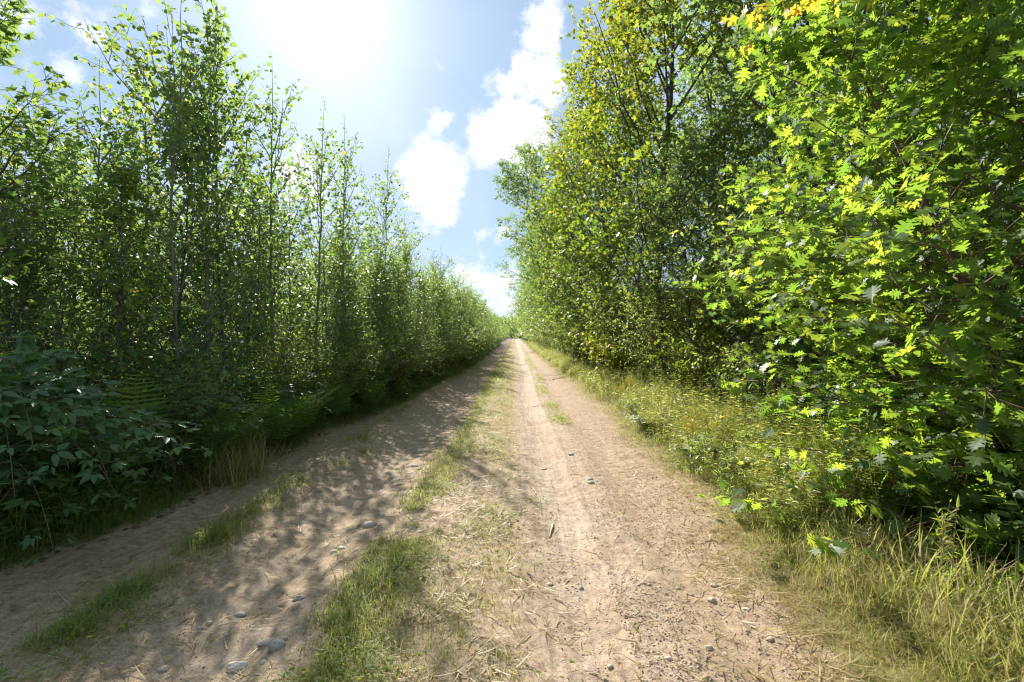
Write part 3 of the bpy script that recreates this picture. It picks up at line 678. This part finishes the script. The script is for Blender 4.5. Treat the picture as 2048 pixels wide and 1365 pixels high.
FER = Kind([fern(7, .95, .35, spread=.75), fern(8, .85, .45, spread=.9), fern(6, 1.1, .5, spread=.6), fern(7, .9, .62, spread=.7)])
BRK = Kind([fern(13, .42, .5, 'bracken_fern', 'bracken ferns on the sunny verge', 1.25, .45), fern(14, .38, .6, 'bracken_fern', 'bracken ferns on the sunny verge', 1.35, .5)])

# ------------------------------------------------------------------ brambles
def bramble_geo(canes, lsz=.10, step=.12, tm=.35):
    """canes: list of polylines (k,3)"""
    gw = Geo(); gl = Geo()
    for P in canes:
        P = np.asarray(P, float)[None]; k = P.shape[1]; Ln = np.linalg.norm(np.diff(P[0], axis=0), axis=1).sum()
        V, Q = tubes(P, (.0055 * (1 - .7 * np.linspace(0, 1, k)))[None], 5); gw.add(V, Q)
        n = max(4, int(Ln / step)); p, d, t = sample(P, n, .12, 1.)
        for i in range(len(p)):
            sd = norm(np.cross(d[i], UP)) * (1 if i % 2 else -1)
            ax = norm(d[i] * .5 + sd * .8 + UP * rng.normal(.1, .25)); pl = .07 + .05 * rng.random(); tip = p[i] + ax * pl
            V, Q = tubes(np.array([[p[i], (p[i] + tip) / 2 + UP * .004, tip]]), np.full((1, 3), .0016), 3); gw.add(V, Q)
            m = 3 if rng.random() < .45 else 5; nr = norm(UP + rng.normal(0, .30, 3) + np.array([.2, -.3, 0])); xx = norm(np.cross(ax, nr))
            ang = {3: [0, 1.15, -1.15], 5: [0, .75, -.75, 1.6, -1.6]}[m]; s0 = lsz * (.75 + .5 * rng.random()) * (1 - .35 * t[i] ** 3)
            tn = np.clip(rng.normal(tm, .15), 0, 1)
            for a in ang:
                ay = norm(ax * np.cos(a) + xx * np.sin(a) - UP * .15)
                inst(gl, BRAMBLE, (tip + ay * .012)[None], ay[None], nr[None] + rng.normal(0, .12, (1, 3)), s0 * (1.1 if a == 0 else .9 - .12 * (abs(a) > 1.3)), np.array([tn]))
    return gw, gl
def cane(b, az, L, h, k=10):
    s = np.linspace(0, 1, k); c = np.array([np.cos(az), np.sin(az)])
    xy = b[:2] + c * (L * s ** 1.15)[:, None]; z = b[2] + h * (np.sin(s * 2.35) / 1.0) * (1 - .08 * s)
    return np.column_stack([xy, z])
def bramble(n, L, h, label='a', extra=(), lsz=.1, tm=.35, step=.12, loc=None):
    root = empty('bramble_bush'); tag(root, label, 'bramble', 'bramble bushes at the thicket foot')
    cs = [cane(np.array([rng.normal(0, .12), rng.normal(0, .12), 0]), i * 6.283 / n + rng.normal(0, .3), L * (.6 + .5 * rng.random()), h * (.55 + .55 * rng.random())) for i in range(n)] + list(extra)
    gw, gl = bramble_geo(cs, lsz, step, tm); gw.build('cane', B_CANE, root, smooth=True); gl.build('foliage', M_BRAMBLE, root)
    return root

# ------------------------------------------------------------------ herbs
def herb(H, flower, tm=.5, name='goldenrod_plant', grp='goldenrod plants', ns=3, ls=.11):
    root = empty(name); tag(root, 'a', 'wildflower', grp)
    gw = Geo(); gl = Geo(); gf = Geo(); s = np.linspace(0, 1, 8)
    for j in range(ns):
        az = rng.random() * 6.28; le = rng.normal(0, .15); h = H * (.75 + .35 * rng.random())
        P = np.stack([np.cos(az) * le * s ** 1.6 * h + rng.normal(0, .04), np.sin(az) * le * s ** 1.6 * h + rng.normal(0, .04) + 0 * s, s * h], -1)[None]
        V, Q = tubes(P, (.004 * (1 - .6 * s))[None], 4); gw.add(V, Q)
        leaves_on(gl, P, int(34 * h), LANCE, ls, .1, tm, .12, t0=.1, flat=.5, spread=1.1, pet=.0)
        if flower:
            top = P[:, 5:]; pl, l_, _ = spawn(top, np.array([h]), 16, .2, 1., 1.0, lambda t, L: .16 * L * (1.1 - .7 * t), 0, .1, 4)
            V, Q = tubes(pl, np.full((len(pl), 4), .0012), 3); gw.add(V, Q)
            p, d, t = sample(pl, 34, .1, 1); n = len(p)
            inst(gf, OVATE, p + rng.normal(0, .004, p.shape), rng.normal(0, 1, p.shape) + UP * .5, rng.normal(0, 1, p.shape), .012, rng.random(n))
    gw.build('stem', B_CANE, root, smooth=True); gl.build('leaves', M_SHRUB, root)
    if flower: gf.build('flower_head', M_FLOWER, root)
    return root

# ------------------------------------------------------------------ populate the shaded side
def populate_left():
    hero = [  # px of top, py of top, distance, form, label
        (338, -10, 5.8, 0, 'tallest forked aspen sapling whose bare tip reaches highest over the thicket'),
        (415, 45, 6.5, 1, 'straight aspen sapling just along from the tallest forked one'),
        (455, 40, 7.2, 2, 'twin-stemmed aspen sapling beside the straight tall one'),
        (540, 125, 8.2, 1, 'lone aspen spire with a gap of sky on each side'),
        (625, 220, 9.9, 4, 'leaning aspen sapling before the paired spires'),
        (685, 245, 11.3, 1, 'aspen sapling with a narrow spire beyond the leaning one'),
        (760, 310, 14.4, 4, 'leaning aspen spire halfway down the thicket edge'),
        (812, 425, 17.5, 1, 'aspen spire where the thicket edge starts to close in on the track'),
        (880, 495, 21.5, 3, 'dense aspen with rusty tip leaves above the narrowing track'),
        (290, 110, 7.0, 3, 'bushy aspen sapling behind the tallest forked one'),
        (200, 150, 6.4, 5, 'short forked aspen sapling with yellowing top leaves')]
    base_h = [5.6, 5.6, 5.4, 5.2, 5.8, 5.0]
    for (px, py, Y, f, lb) in hero:
        p = AT(px, py, Y); ASP.put(f, p[0], Y, rz=0.0 if f == 0 else None, sc=(p[2] + .02) / base_h[f], label=lb, tilt=(0, 0))
    LMA.put(0, -4.75, 4.6, sc=.98, label='dense maple sapling at the near end of the thicket, behind the brambles')
    LMA.put(2, -5.6, 4.9, sc=.92, label='dark maple sapling at the near end, deeper in than the dense one')
    LMA.put(1, -4.0, 5.05, sc=.72, label='thin maple sapling with a bare reddish stem rising out of the ferns')
    # rows of aspens
    adj = ['slim', 'straight', 'twin-stemmed', 'bushy', 'leaning', 'low-branched']
    rown = ['edge row', 'second row', 'third row', 'innermost row']
    for r, (off, y0, y1, st) in enumerate([(.75, 8.6, 200, .072), (1.7, 5.2, 90, .085), (2.9, 5.4, 60, .11), (4.4, 5.2, 50, .15)]):
        y = y0; c = 0
        while y < y1:
            c += 1; x = float(eL(y)) - off - abs(random.gauss(0, .28)) - .0; f = random.randrange(6)
            if r == 0 and f == 0: f = 1
            ASP.put(f, x, y + random.gauss(0, .15), tilt=(random.gauss(0, .05), random.gauss(0, .05)), sc=random.uniform(.66, .92) * (.90 + .06 * min(1, y / 24) + .08 * (y > 24)) * (1 if r == 0 else .92), label=f'{adj[f]} aspen sapling, {nth(c)} from the camera in the {rown[r]} of the shaded thicket')
            y += (.55 if r == 0 else .62) + st * .42 * y * (1.0 if y > 9 else .8) * .45
    # maples mixed in, behind and between
    c = 0; y = 5.6
    while y < 70:
        c += 1; x = float(eL(y)) - random.uniform(.9, 4.2); LMA.put(random.randrange(3), x, y, sc=random.uniform(.65, .98),
            label=f'{random.choice(["dark", "broad-leaved", "spreading"])} maple sapling, {nth(c)} from the camera among the aspens of the thicket')
        y += .45 + .07 * y
    # shrubs at the foot
    c = 0; y = 5.0
    while y < 90:
        c += 1; x = float(eL(y)) - .55 - abs(random.gauss(0, .25)); SHR.put(random.randrange(3), x, y, sc=random.uniform(.8, 1.3) * (1 + .2 * (y > 20)),
            label=f'dark leafy shrub at the thicket foot, {nth(c)} from the camera')
        y += .34 + .045 * y
    # low growth in the open beyond the thicket, seen between stems
    for i in range(16):
        SHR.put(i, -10 - random.random() * 5, 4 + i * 1.6, sc=1.3 + random.random() * .6, label=f'sunlit shrub in the clearing behind the thicket, {nth(i + 1)} from the camera')
    for i in range(14):
        LMA.put(i, -16 - random.random() * 6, 2 + i * 3.2, sc=.9 + random.random() * .4, label=f'maple sapling at the far side of the clearing behind the thicket, {nth(i + 1)} from the camera')
    # ferns
    spots = [(222, 800, 4.75, 2, 'green fern with upright fronds beside the bare reddish stem'), (150, 780, 4.9, 3, 'yellowing fern behind the near bramble bush'), (440, 800, 5.6, 1, 'broad pale fern among the bleached grass stems'),
             (510, 800, 6.0, 3, 'yellow-tipped fern before the thin pale trunk'), (580, 810, 6.4, 2, 'arching fern beside the thin pale trunk'), (640, 810, 6.9, 0, 'dark fern past the thin pale trunk'), (700, 800, 7.4, 1, 'feathery fern at a bend in the bank'),
             (745, 790, 8.0, 0, 'dark green fern leaning to the track'), (790, 775, 9.2, 2, 'tall fern at the end of the fern bank'), (320, 780, 5.3, 0, 'low dark fern deep behind the brambles'), (380, 770, 5.6, 1, 'fern half hidden by bramble leaves'),
             (675, 780, 7.8, 3, 'yellowish fern behind the feathery one'), (840, 760, 10.6, 0, 'last fern before the shrubs close in')]
    for (px, py, Y, f, lb) in spots:
        x = min((px - 1030) / 1024 * Y, float(eL(Y)) - .28); FER.put(f, x + .05, Y, sc=random.uniform(.95, 1.2), label=lb)
    for i in range(26):
        Y = 5.0 + i * .34; FER.put(i, float(eL(Y)) - .5 - random.random() * .9, Y, sc=random.uniform(.9, 1.35), label=f'fern in the back row of the shaded fern bank, {nth(i + 1)} from the camera')
populate_left()

def near_brambles():
    # hero: nearest bush, canes arch out over the outer rut
    bx, by = -3.95, 3.75; b = np.array([bx, by, gz(bx, by)])
    def to(px, py, Y, rise=.35, b0=b):
        e = AT(px, py, Y); s = np.linspace(0, 1, 12)[:, None]; P = b0 * (1 - s) + e * s; P[:, 2] += (rise * 4 * (s * (1 - s)))[:, 0] ** .9; return P
    tips = [(385, 905, 3.75, .45), (250, 830, 3.7, .5), (120, 770, 3.6, .6), (160, 860, 3.3, .6), (60, 905, 3.0, .7), (210, 960, 3.3, .7), (290, 900, 3.6, .5), (40, 800, 3.2, .6), (130, 940, 3.1, .75),
            (20, 1000, 2.9, .7), (330, 870, 4.1, .4), (230, 1000, 3.5, .5), (90, 830, 3.9, .5), (10, 700, 3.6, .5), (-60, 860, 2.9, .7), (100, 1120, 3.35, .55), (300, 960, 3.9, .4), (180, 790, 4.1, .4)]
    root = empty('bramble_bush'); root.location = tuple(b); tag(root, 'nearest bramble bush with silvery toothed leaves arching over the outer rut', 'bramble', 'bramble bushes at the thicket foot')
    gw, gl = bramble_geo([to(*t) - b for t in tips], .118, .08, .35)
    gw.build('cane', B_CANE, root, smooth=True); gl.build('foliage', M_BRAMBLE, root)
    P = Kind([bramble(11, .95, 1.15, lsz=.10), bramble(10, 1.05, .95, lsz=.09, tm=.45)])
    for i, (px, Y, s, lb) in enumerate([(60, 4.7, 1.15, 'tall bramble bush behind the nearest one'), (300, 5.2, 1.0, 'bramble bush between the reddish stem and the ferns'), (380, 5.0, .8, 'low bramble bush with pale flat leaves near the bleached grass'),
                                        (150, 5.3, 1.35, 'bramble bush topped with grey-green leaves under the dark maple'), (-30, 4.1, 1.1, 'bramble bush at the near edge of the frame'), (450, 6.6, 1.1, 'bramble bush deep behind the broad pale fern'),
                                        (250, 5.9, 1.3, 'high bramble bush under the tallest forked aspen')]):
        P.put(i, min((px - 1030) / 1024 * Y, float(eL(Y)) - .3), Y, sc=s, label=lb)
near_brambles()

# ------------------------------------------------------------------ the sunny side
def btree(name, H, r, lean, n1, lab, cat, grp, tm, ts, tmpl=MAPLE_LO, ls=.115, mt=None, bark=B_DARK, t0=.12, ln=.38, n2=8, n3=6, nl=9, tintf=None, fork=None, ang=lambda t: 1.25 - .6 * t, tb=None, flat=.8):
    return tree(name, H, r, lean, n1, t0, ang, lambda t, L: (.25 + .75 * np.sin(np.pi * np.clip(.25 + .75 * t, 0, 1)) ** .6) * ln * L, n2, n3, nl, tmpl, ls, mt or M_MAPLE, bark, lab, cat, grp,
                tm=tm, ts=ts, droop=.25, flat=flat, up1=.12, curve1=.12, tintf=tintf, fork=fork, wobble=.02, len2=.40, len3=.35, twr=.0025)
GT = 'trees of the sunny forest edge'
MAP = Kind([btree('maple_tree', 11.5, .12, (-.04, 0), 19, 'a', 'tree', GT, .42, .15, flat=.55), btree('maple_tree', 10.5, .10, (-.06, .02), 19, 'a', 'tree', GT, .5, .16, ls=.09, flat=.55),
            btree('maple_tree', 12.5, .13, (-.02, 0), 18, 'a', 'tree', GT, .36, .14, flat=.55, fork=[(.45, -.28, .05, 5.)], t0=.18)])
YEL = Kind([btree('yellow_maple_tree', 10.5, .10, (-.05, 0), 36, 'a', 'tree', 'yellowing maples', .14, .2, mt=M_YELLOW, ls=.10, ln=.27, ang=lambda t: 1.0 - .5 * t, tintf=lambda p: .04 * (p[:, 2] - 6))])
ASH = Kind([btree('broadleaf_tree', 9.5, .09, (-.05, 0), 24, 'a', 'tree', GT, .35, .14, tmpl=OVATE, ls=.085, mt=M_SHRUB), btree('broadleaf_tree', 8.0, .07, (-.08, 0), 24, 'a', 'tree', GT, .5, .17, tmpl=OVATE, ls=.08, mt=M_SHRUB, t0=.08), btree('broadleaf_tree', 9.6, .10, (-.24, 0), 36, 'a', 'tree', GT, .36, .15, tmpl=OVATE, nl=13, ls=.11, mt=M_SHRUB, t0=.15, ln=.30)])
OKT = Kind([btree('oak_tree', 12.5, .14, (-.03, 0), 17, 'a', 'tree', GT, .4, .2, tmpl=OAK_LO, ls=.15, mt=M_OAK, ln=.38, nl=8, ang=lambda t: 1.35 - .6 * t)])
YSH = Kind([shrub(2.0, .55, OVATE, .065, None, 16, .16, 'green_shrub', 'green shrubs on the sunny verge'), shrub(1.8, .45, OVATE, .06, None, 16, .16, 'green_shrub', 'green shrubs on the sunny verge')])
BSH = Kind([shrub(3.8, .5, OVATE, .085, None, 26, .18, 'tall_shrub', 'tall shrubs at the sunny forest edge', .2, 8), shrub(3.4, .62, OVATE, .08, None, 26, .18, 'tall_shrub', 'tall shrubs at the sunny forest edge', .25, 8), shrub(3.2, .45, MAPLE_LO, .10, None, 22, .18, 'tall_shrub', 'tall shrubs at the sunny forest edge', .25, 7)])
YYS = Kind([shrub(1.5, .22, MAPLE_LO, .075, M_YELLOW, 14, .18, 'yellow_shrub', 'yellow shrubs on the sunny verge')])
GOL = Kind([herb(1.0, True), herb(.85, True, .6)])
WIL = Kind([herb(.75, False, .6, 'lance_leaved_plant', 'lance-leaved plants on the sunny verge', 4, .12), herb(.9, False, .7, 'lance_leaved_plant', 'lance-leaved plants on the sunny verge', 3, .10)])

def populate_right():
    M, O, A, Y_ = MAP, OKT, ASH, YEL
    T = [  # kind, form, x, y, scale, label
        (Y_, 0, 3.7, 12.9, 1.1, 'tall golden-topped maple standing out against the sky'),
        (Y_, 0, 3.0, 17.0, 1.0, 'golden maple reaching over the track below the tall one'),
        (Y_, 0, 2.8, 21.5, .92, 'small golden maple with drooping yellow sprays'),
        (M, 2, 6.6, 9.4, .95, 'forked green maple behind the big oak bush'),
        (O, 0, 7.4, 7.9, 1.0, 'large oak tree with dark trunk behind the oak bush'),
        (M, 0, 6.2, 11.6, 1.0, 'maple with a straight bare grey trunk against sky gaps'),
        (A, 1, 3.7, 10.6, .62, 'small broadleaf tree behind the silvery ferns'),
        (A, 0, 4.9, 11.4, .62, 'glossy broadleaf tree before the golden maple'),
        (A, 1, 3.5, 15.2, .75, 'bushy broadleaf tree leaning to the track'),
        (A, 0, 3.1, 19.2, .92, 'broadleaf tree between the two lower golden maples'),
        (M, 1, 2.9, 23.8, .84, 'green maple overhanging the track past the golden ones'),
        (A, 2, 2.7, 27.0, 1.08, 'grey-green broadleaf tree whose crown reaches farthest over the track'),
        (A, 2, 2.8, 32.0, 1.02, 'broadleaf tree just past the one that overhangs most'),
        (M, 1, 7.4, 13.5, 1.1, 'maple in the second rank behind the tall golden one'),
        (O, 0, 9.6, 8.0, 1.0, 'oak tree deep in the forest beside the frame edge'),
        (M, 2, 8.6, 5.2, .95, 'maple crowding behind the big oak bush, nearer than the oak tree'),
        (M, 1, 11.5, 6.4, 1.0, 'maple deep behind the big oak bush'),
        (O, 0, 7.0, 17.5, .95, 'oak tree in the second rank among the golden maples')]
    for (K, f, x, y, s, lb) in T: K.put(f, x, y, sc=s, label=lb, tilt=(0, 0))
    c = 0; y = 35.
    while y < 190:
        c += 1; K, f = random.choice([(M, 0), (M, 1), (A, 0), (A, 1), (O, 0), (Y_, 0)]); s = {M: .88, A: 1.02, O: .8, Y_: .85}[K] * random.uniform(.85, 1.1)
        K.put(f, float(eR(y)) + random.uniform(.9, 2.0), y, sc=s, label=f'roadside tree of the distant forest edge, {nth(c)} beyond the overhanging ones'); y += 2.2 + .045 * y
    c = 0; y = 18.
    while y < 120:
        c += 1; K, f = random.choice([(M, 0), (M, 1), (M, 2), (A, 0), (O, 0)])
        K.put(f, 7.5 + random.uniform(-1, 2.5), y, sc=random.uniform(.85, 1.1), label=f'forest tree behind the edge, {nth(c)} inward rank tree from the camera'); y += 3 + .06 * y
    for i in range(12):
        K, f = random.choice([(M, 0), (M, 1), (M, 2), (O, 0)])
        K.put(f, 13 + random.uniform(0, 9), 7 + i * 3.2, sc=random.uniform(.9, 1.15), label=f'forest tree deep inside the wood, {nth(i + 1)} from the camera')
    # shrub belt
    c = 0; y = 7.4
    while y < 110:
        c += 1; yel = 8.5 < y < 26 and random.random() < .42
        K = YYS if yel else YSH
        K.put(random.randrange(2), float(eR(y)) + 1.75 + abs(random.gauss(0, .3)) - .5 * (y > 14), y, sc=random.uniform(.75, 1.15) * (1 + .35 * (y > 14)), label=f'{"yellow" if yel else "green"} shrub of the sunny belt, {nth(c)} from the camera'); y += .55 + .05 * y
    c = 0; y = 7.2
    while y < 120:
        c += 1; BSH.put(random.randrange(3), float(eR(y)) + 2.6 + random.random() * .9 - .6 * (y > 14), y, sc=random.uniform(.8, 1.15), label=f'tall leafy shrub behind the sunny belt, {nth(c)} from the camera'); y += .75 + .06 * y
    # bracken
    for i in range(44):
        Y = 5.0 + i * .12 + random.random() * .3; x = float(eR(Y)) + .45 + random.random() * 1.9 * (.6 + .4 * (i > 6))
        BRK.put(i, x, Y, sc=random.uniform(.8, 1.2), label=f'pale bracken fern in the silvery patch, {nth(i + 1)} from its near end')
    for i, (px, py, Y) in enumerate([(1395, 800, 6.2), (1420, 820, 5.9), (1262, 700, 9.5), (1240, 735, 10.5), (1450, 790, 6.4), (1385, 830, 5.6)]):
        x = (px - 1030) / 1024 * Y; GOL.put(i, x, Y, sc=random.uniform(.6, .85), label=['yellow goldenrod spike standing over the silvery ferns', 'goldenrod plant leaning beside the tallest spike', 'goldenrod plant before the yellow shrubs',
            'goldenrod plant at the edge of the far verge', 'goldenrod plant next to the oak bush', 'low goldenrod plant with leafy stems in front'][i])
    GOL.put(1, -4.35, 4.75, sc=1.05, label='goldenrod plant in bloom amid the shaded brambles')
    for i, (px, Y) in enumerate([(1440, 5.0), (1470, 4.7), (1455, 5.4), (1500, 4.5), (1400, 5.6), (1880, 2.9), (1900, 3.1)]):
        x = (px - 1030) / 1024 * Y; WIL.put(i, x, Y, sc=random.uniform(.55, .8), label=f'lance-leaved plant by the oak bush, {["first", "second", "third", "fourth", "fifth", "sixth", "seventh"][i]} of its drift')
populate_right()

# ------------------------------------------------------------------ the near oak and its neighbours
def oak_bush(bx, by, H, crown, label, name='oak_bush', n1=56, nl=13, seedlean=(-.05, 0), ls=.115):
    root = empty(name); root.location = (bx, by, gz(bx, by)); tag(root, label, 'oak', 'near oaks')
    k = 12; s = np.linspace(0, 1, k); P = np.zeros((3, k, 3))
    for j, (dx, dy, h) in enumerate([(-.05, 0, H), (-.34, .12, H * .85), (.18, -.22, H * .85)]):
        P[j, :, 2] = s * h; P[j, :, 0] = dx * s ** 1.3 * h; P[j, :, 1] = dy * s ** 1.3 * h
    P[:, :, :2] += np.cumsum(rng.normal(0, .02, (3, k, 2)), 1)
    gw = Geo(); gl = Geo(); V, Q = tubes(P, (np.array([[.05], [.035], [.035]]) * (1 - .85 * s)), 8); gw.add(V, Q)
    b1, l1, t1 = spawn(P, np.array([H, H * .9, H * .9]), n1, .01, .98, lambda t: 1.55 - .85 * t, lambda t, L: crown * (1.05 - .75 * t), .05, .12, 7, wob=.03)
    V, Q = tubes(b1, (.011 * (1 - .8 * np.linspace(0, 1, 7)))[None] * (l1 / l1.max())[:, None] ** .5, 6); gw.add(V, Q)
    lo, ll, _ = spawn(P, np.full(3, H), 20, .05, .24, 1.55, lambda t, L: crown * .74 + 0 * L, .0, -.08, 7, wob=.03)
    V, Q = tubes(lo, np.full((len(lo), 7), .010) * (1 - .8 * np.linspace(0, 1, 7)), 6); gw.add(V, Q)
    b1 = np.concatenate([b1, lo]); l1 = np.concatenate([l1, ll])
    b2, l2, _ = spawn(b1, l1, 6, .22, 1., .75, lambda t, L: .36 * L * (1.2 - .6 * t), .05, .05, 4, wob=.04)
    V, Q = tubes(b2, np.full((len(b2), 4), .0042) * np.array([1, .8, .6, .35]), 4); gw.add(V, Q)
    leaves_on(gl, b2, nl, OAK, ls, .22, .45, .25, t0=.15, flat=.6, spread=.9, pet=.3)
    leaves_on(gl, b1, 3, OAK, ls, .22, .45, .25, t0=.6, flat=.75, spread=.9, pet=.3)
    gw.build('trunk', B_TWIG, root, smooth=True); gl.build('crown', M_OAK, root); return root
oak_bush(4.05, 3.8, 4.9, 2.15, 'big oak bush with glossy lobed leaves hanging over the verge')
oak_bush(4.6, 5.6, 4.4, 1.9, 'second oak bush directly behind the big glossy one', n1=42, nl=8)

def yellow_bough():
    bx, by = 4.9, 2.6; b = np.array([bx, by, gz(bx, by)])
    root = empty('maple_tree'); root.location = tuple(b); tag(root, 'maple whose bright yellow sprig hangs in from the top of the frame', 'tree', 'overhanging maple')
    s = np.linspace(0, 1, 10)[:, None]; top = np.array([.2, .4, 6.5]); gw = Geo(); gl = Geo(); gg = Geo()
    V, Q = tubes((s * top)[None], (.07 * (1 - .6 * s[:, 0]))[None], 8); gw.add(V, Q)
    e = AT(1545, 20, 3.2) - b; st = np.array([.1, .2, 3.4]); P = st * (1 - s) + e * s; P[:, 2] += .75 * 4 * (s * (1 - s))[:, 0] * .5
    V, Q = tubes(P[None], (.016 * (1 - .8 * s[:, 0]))[None], 6); gw.add(V, Q)
    b2, l2, _ = spawn(P[None], np.array([3.]), 13, .72, 1., .5, lambda t, L: .10 * L + 0 * t, -.1, -.15, 4)
    V, Q = tubes(b2, np.full((len(b2), 4), .002), 3); gw.add(V, Q)
    leaves_on(gl, b2, 6, MAPLE, .085, .8, .50, .10, flat=.7)
    b1, l1, _ = spawn((s * top)[None], np.array([6.5]), 22, .45, 1., 1.0, lambda t, L: 1.2 - .3 * t + 0 * L, .1, .1, 6)
    V, Q = tubes(b1, np.full((len(b1), 6), .012) * (1 - .7 * np.linspace(0, 1, 6)), 5); gw.add(V, Q)
    b3, l3, _ = spawn(b1, l1, 7, .2, 1., .8, lambda t, L: .4 * L, 0, 0, 4); V, Q = tubes(b3, np.full((len(b3), 4), .003), 3); gw.add(V, Q)
    leaves_on(gg, b3, 9, MAPLE, .10, .3, .4, .15)
    gw.build('trunk', B_DARK, root, smooth=True); gg.build('crown', M_MAPLE, root); gl.build('yellow_foliage', M_YELLOW, root)
yellow_bough()

# ------------------------------------------------------------------ stones and sticks
def stones():
    import bmesh
    L = [(548, 1297, 36, .62, 1.25, 'smooth grey oval stone leaning on a flatter one'), (528, 1284, 34, .35, 1.9, 'flatter brown stone behind the smooth grey oval one'), (468, 1328, 46, .45, 1.7, 'largest pale flat stone in the shaded rut'),
         (737, 1051, 26, .6, 1.3, 'tan rounded stone on the edge between shade and sun'), (475, 1221, 24, .3, 1.9, 'thin angular slate lying in the shaded rut'), (592, 1197, 24, .5, 1.5, 'dark grey oval stone with a small pebble behind it'),
         (318, 1332, 22, .6, 1.2, 'chunky brown stone by itself near the outer berm'), (681, 1094, 20, .45, 1.6, 'pale pebble of a pair lying above the rut'), (665, 1100, 16, .5, 1.1, 'squat tan pebble beside the pale one of the pair'),
         (393, 1253, 16, .4, 1.7, 'blue-grey flat pebble nearest to the outer berm'), (412, 1243, 12, .6, 1.2, 'small two-toned pebble above the blue-grey flat one'), (448, 1262, 13, .5, 1.3, 'dull brown pebble in a loose cluster of four'),
         (438, 1268, 12, .5, 1.3, 'small dark pebble at the foot of the loose cluster'), (565, 1283, 13, .7, 1.1, 'little cube-like pebble behind the smooth grey oval stone'), (521, 1328, 13, .7, 1.1, 'round dark pebble beside the largest pale flat stone'),
         (1143, 912, 11, .6, 1.4, 'dark chip of rock alone in the sunny rut'), (1089, 933, 14, .3, 2.2, 'long flat brown stone in the sunny rut'), (1181, 964, 13, .4, 1.5, 'white chip of rock in the sunny rut'),
         (1183, 971, 14, .5, 1.3, 'dark rock chip touching the white chip'), (1100, 1160, 12, .5, 1.3, 'white pebble by the straw-covered strip'), (1163, 1163, 11, .6, 1.2, 'dark pebble in the sunny rut'),
         (1430, 1172, 14, .7, 1.2, 'upright tan pebble on the bare brown shoulder'), (1425, 1202, 16, .7, 1.2, 'crumbly grey lump on the bare brown shoulder'), (1494, 1220, 14, .3, 1.6, 'flat white pebble near the verge'),
         (1356, 1176, 12, .6, 1.2, 'dark angular pebble on the pebbly strip'), (1384, 1188, 12, .4, 1.8, 'tilted grey chip on the pebbly strip'), (1419, 1299, 18, .6, 1.3, 'grey sharp stone with a dark shadow at the bottom of the shoulder'),
         (1543, 1281, 14, .5, 1.3, 'pink-tan pebble alone near the lower verge'), (1451, 1309, 14, .4, 1.4, 'white rough chip next to the grey sharp stone'), (1340, 1325, 15, .5, 1.4, 'pale flat chip low on the sunny rut'),
         (1222, 1327, 13, .6, 1.2, 'dark pebble at the lower end of the pebbly rut'), (1300, 1178, 10, .6, 1.2, 'tiny grey pebble at the start of the pebbly strip'), (828, 932, 14, .4, 1.6, 'flat stone in the dappled shade of the inner rut')]
    for k, (px, py, w, fl, el, lb) in enumerate(L):
        X, Y = G(px, py); wd = w / 1024 * Y * 1.05; bm = bmesh.new(); bmesh.ops.create_icosphere(bm, subdivisions=4, radius=.5)
        ang = rng.random() < .4
        V = np.array([v.co[:] for v in bm.verts]); N = norm(V)
        for q in range(9 if ang else 3):
            d = norm(rng.normal(0, 1, 3)); h = .36 + .08 * rng.random(); o_ = V @ d - h; V -= np.outer(np.clip(o_, 0, None), d) * (.92 if ang else .5)
        V += N * ((fbm(N[:, 0] * 3 + k, N[:, 1] * 3 + N[:, 2] * 2, 3) - .5) * .10)[:, None]
        V = V * np.array([wd, wd / el, wd * fl]); a = rng.normal(.1, .5); c, s_ = math.cos(a), math.sin(a)
        V = np.stack([V[:, 0] * c - V[:, 1] * s_, V[:, 0] * s_ + V[:, 1] * c, V[:, 2]], -1)
        Fq = np.array([[v.index for v in f.verts] for f in bm.faces]); bm.free()
        g = Geo(); g.add(V, Fq, {0: .25, 1: .45, 2: .6, 3: .45}.get(k, float(rng.random() * .6)) if 'white' not in lb and 'pale' not in lb else .75)
        o = g.build('stone', M_GRAVEL if ('tan' in lb or 'brown' in lb or 'white' in lb or 'pale' in lb) else M_STONE, smooth=not ang); o.location = (X, Y, gz(X, Y) + wd * fl * .10)
        tag(o, lb, 'stone', 'stones on the track')
    for (p, q, r, lb) in [((1066, 976), (1081, 999), .008, 'short pale stick in the sunny rut'), ((1107, 1041), (1098, 1066), .009, 'grey broken stick below the short pale one'), ((1063, 811), (1092, 813), .006, 'dark twig lying across the sunny rut'),
                          ((1165, 858), (1185, 860), .005, 'thin dark twig nearer the verge'), ((150, 1245), (85, 1150), .004, 'long bleached stem lying across the outer rut'), ((1775, 1190), (1800, 1150), .005, 'bent dry stem on the verge')]:
        a = G(*p); b = G(*q); s = np.linspace(0, 1, 8); x = a[0] * (1 - s) + b[0] * s; y = a[1] * (1 - s) + b[1] * s
        P = np.stack([x + rng.normal(0, .004, 8), y + rng.normal(0, .006, 8), ground_h(x, y) + r * .8 + .006 * np.sin(s * 3)], -1); c0 = P[0].copy()
        g = Geo(); V, Q = tubes((P - c0)[None], (r * (1 - .5 * s) * (1 + rng.normal(0, .12, 8)))[None], 7); g.add(V, Q)
        o = g.build('stick', M_WOOD, smooth=True); o.location = tuple(c0); tag(o, lb, 'stick', 'sticks on the track')
stones()
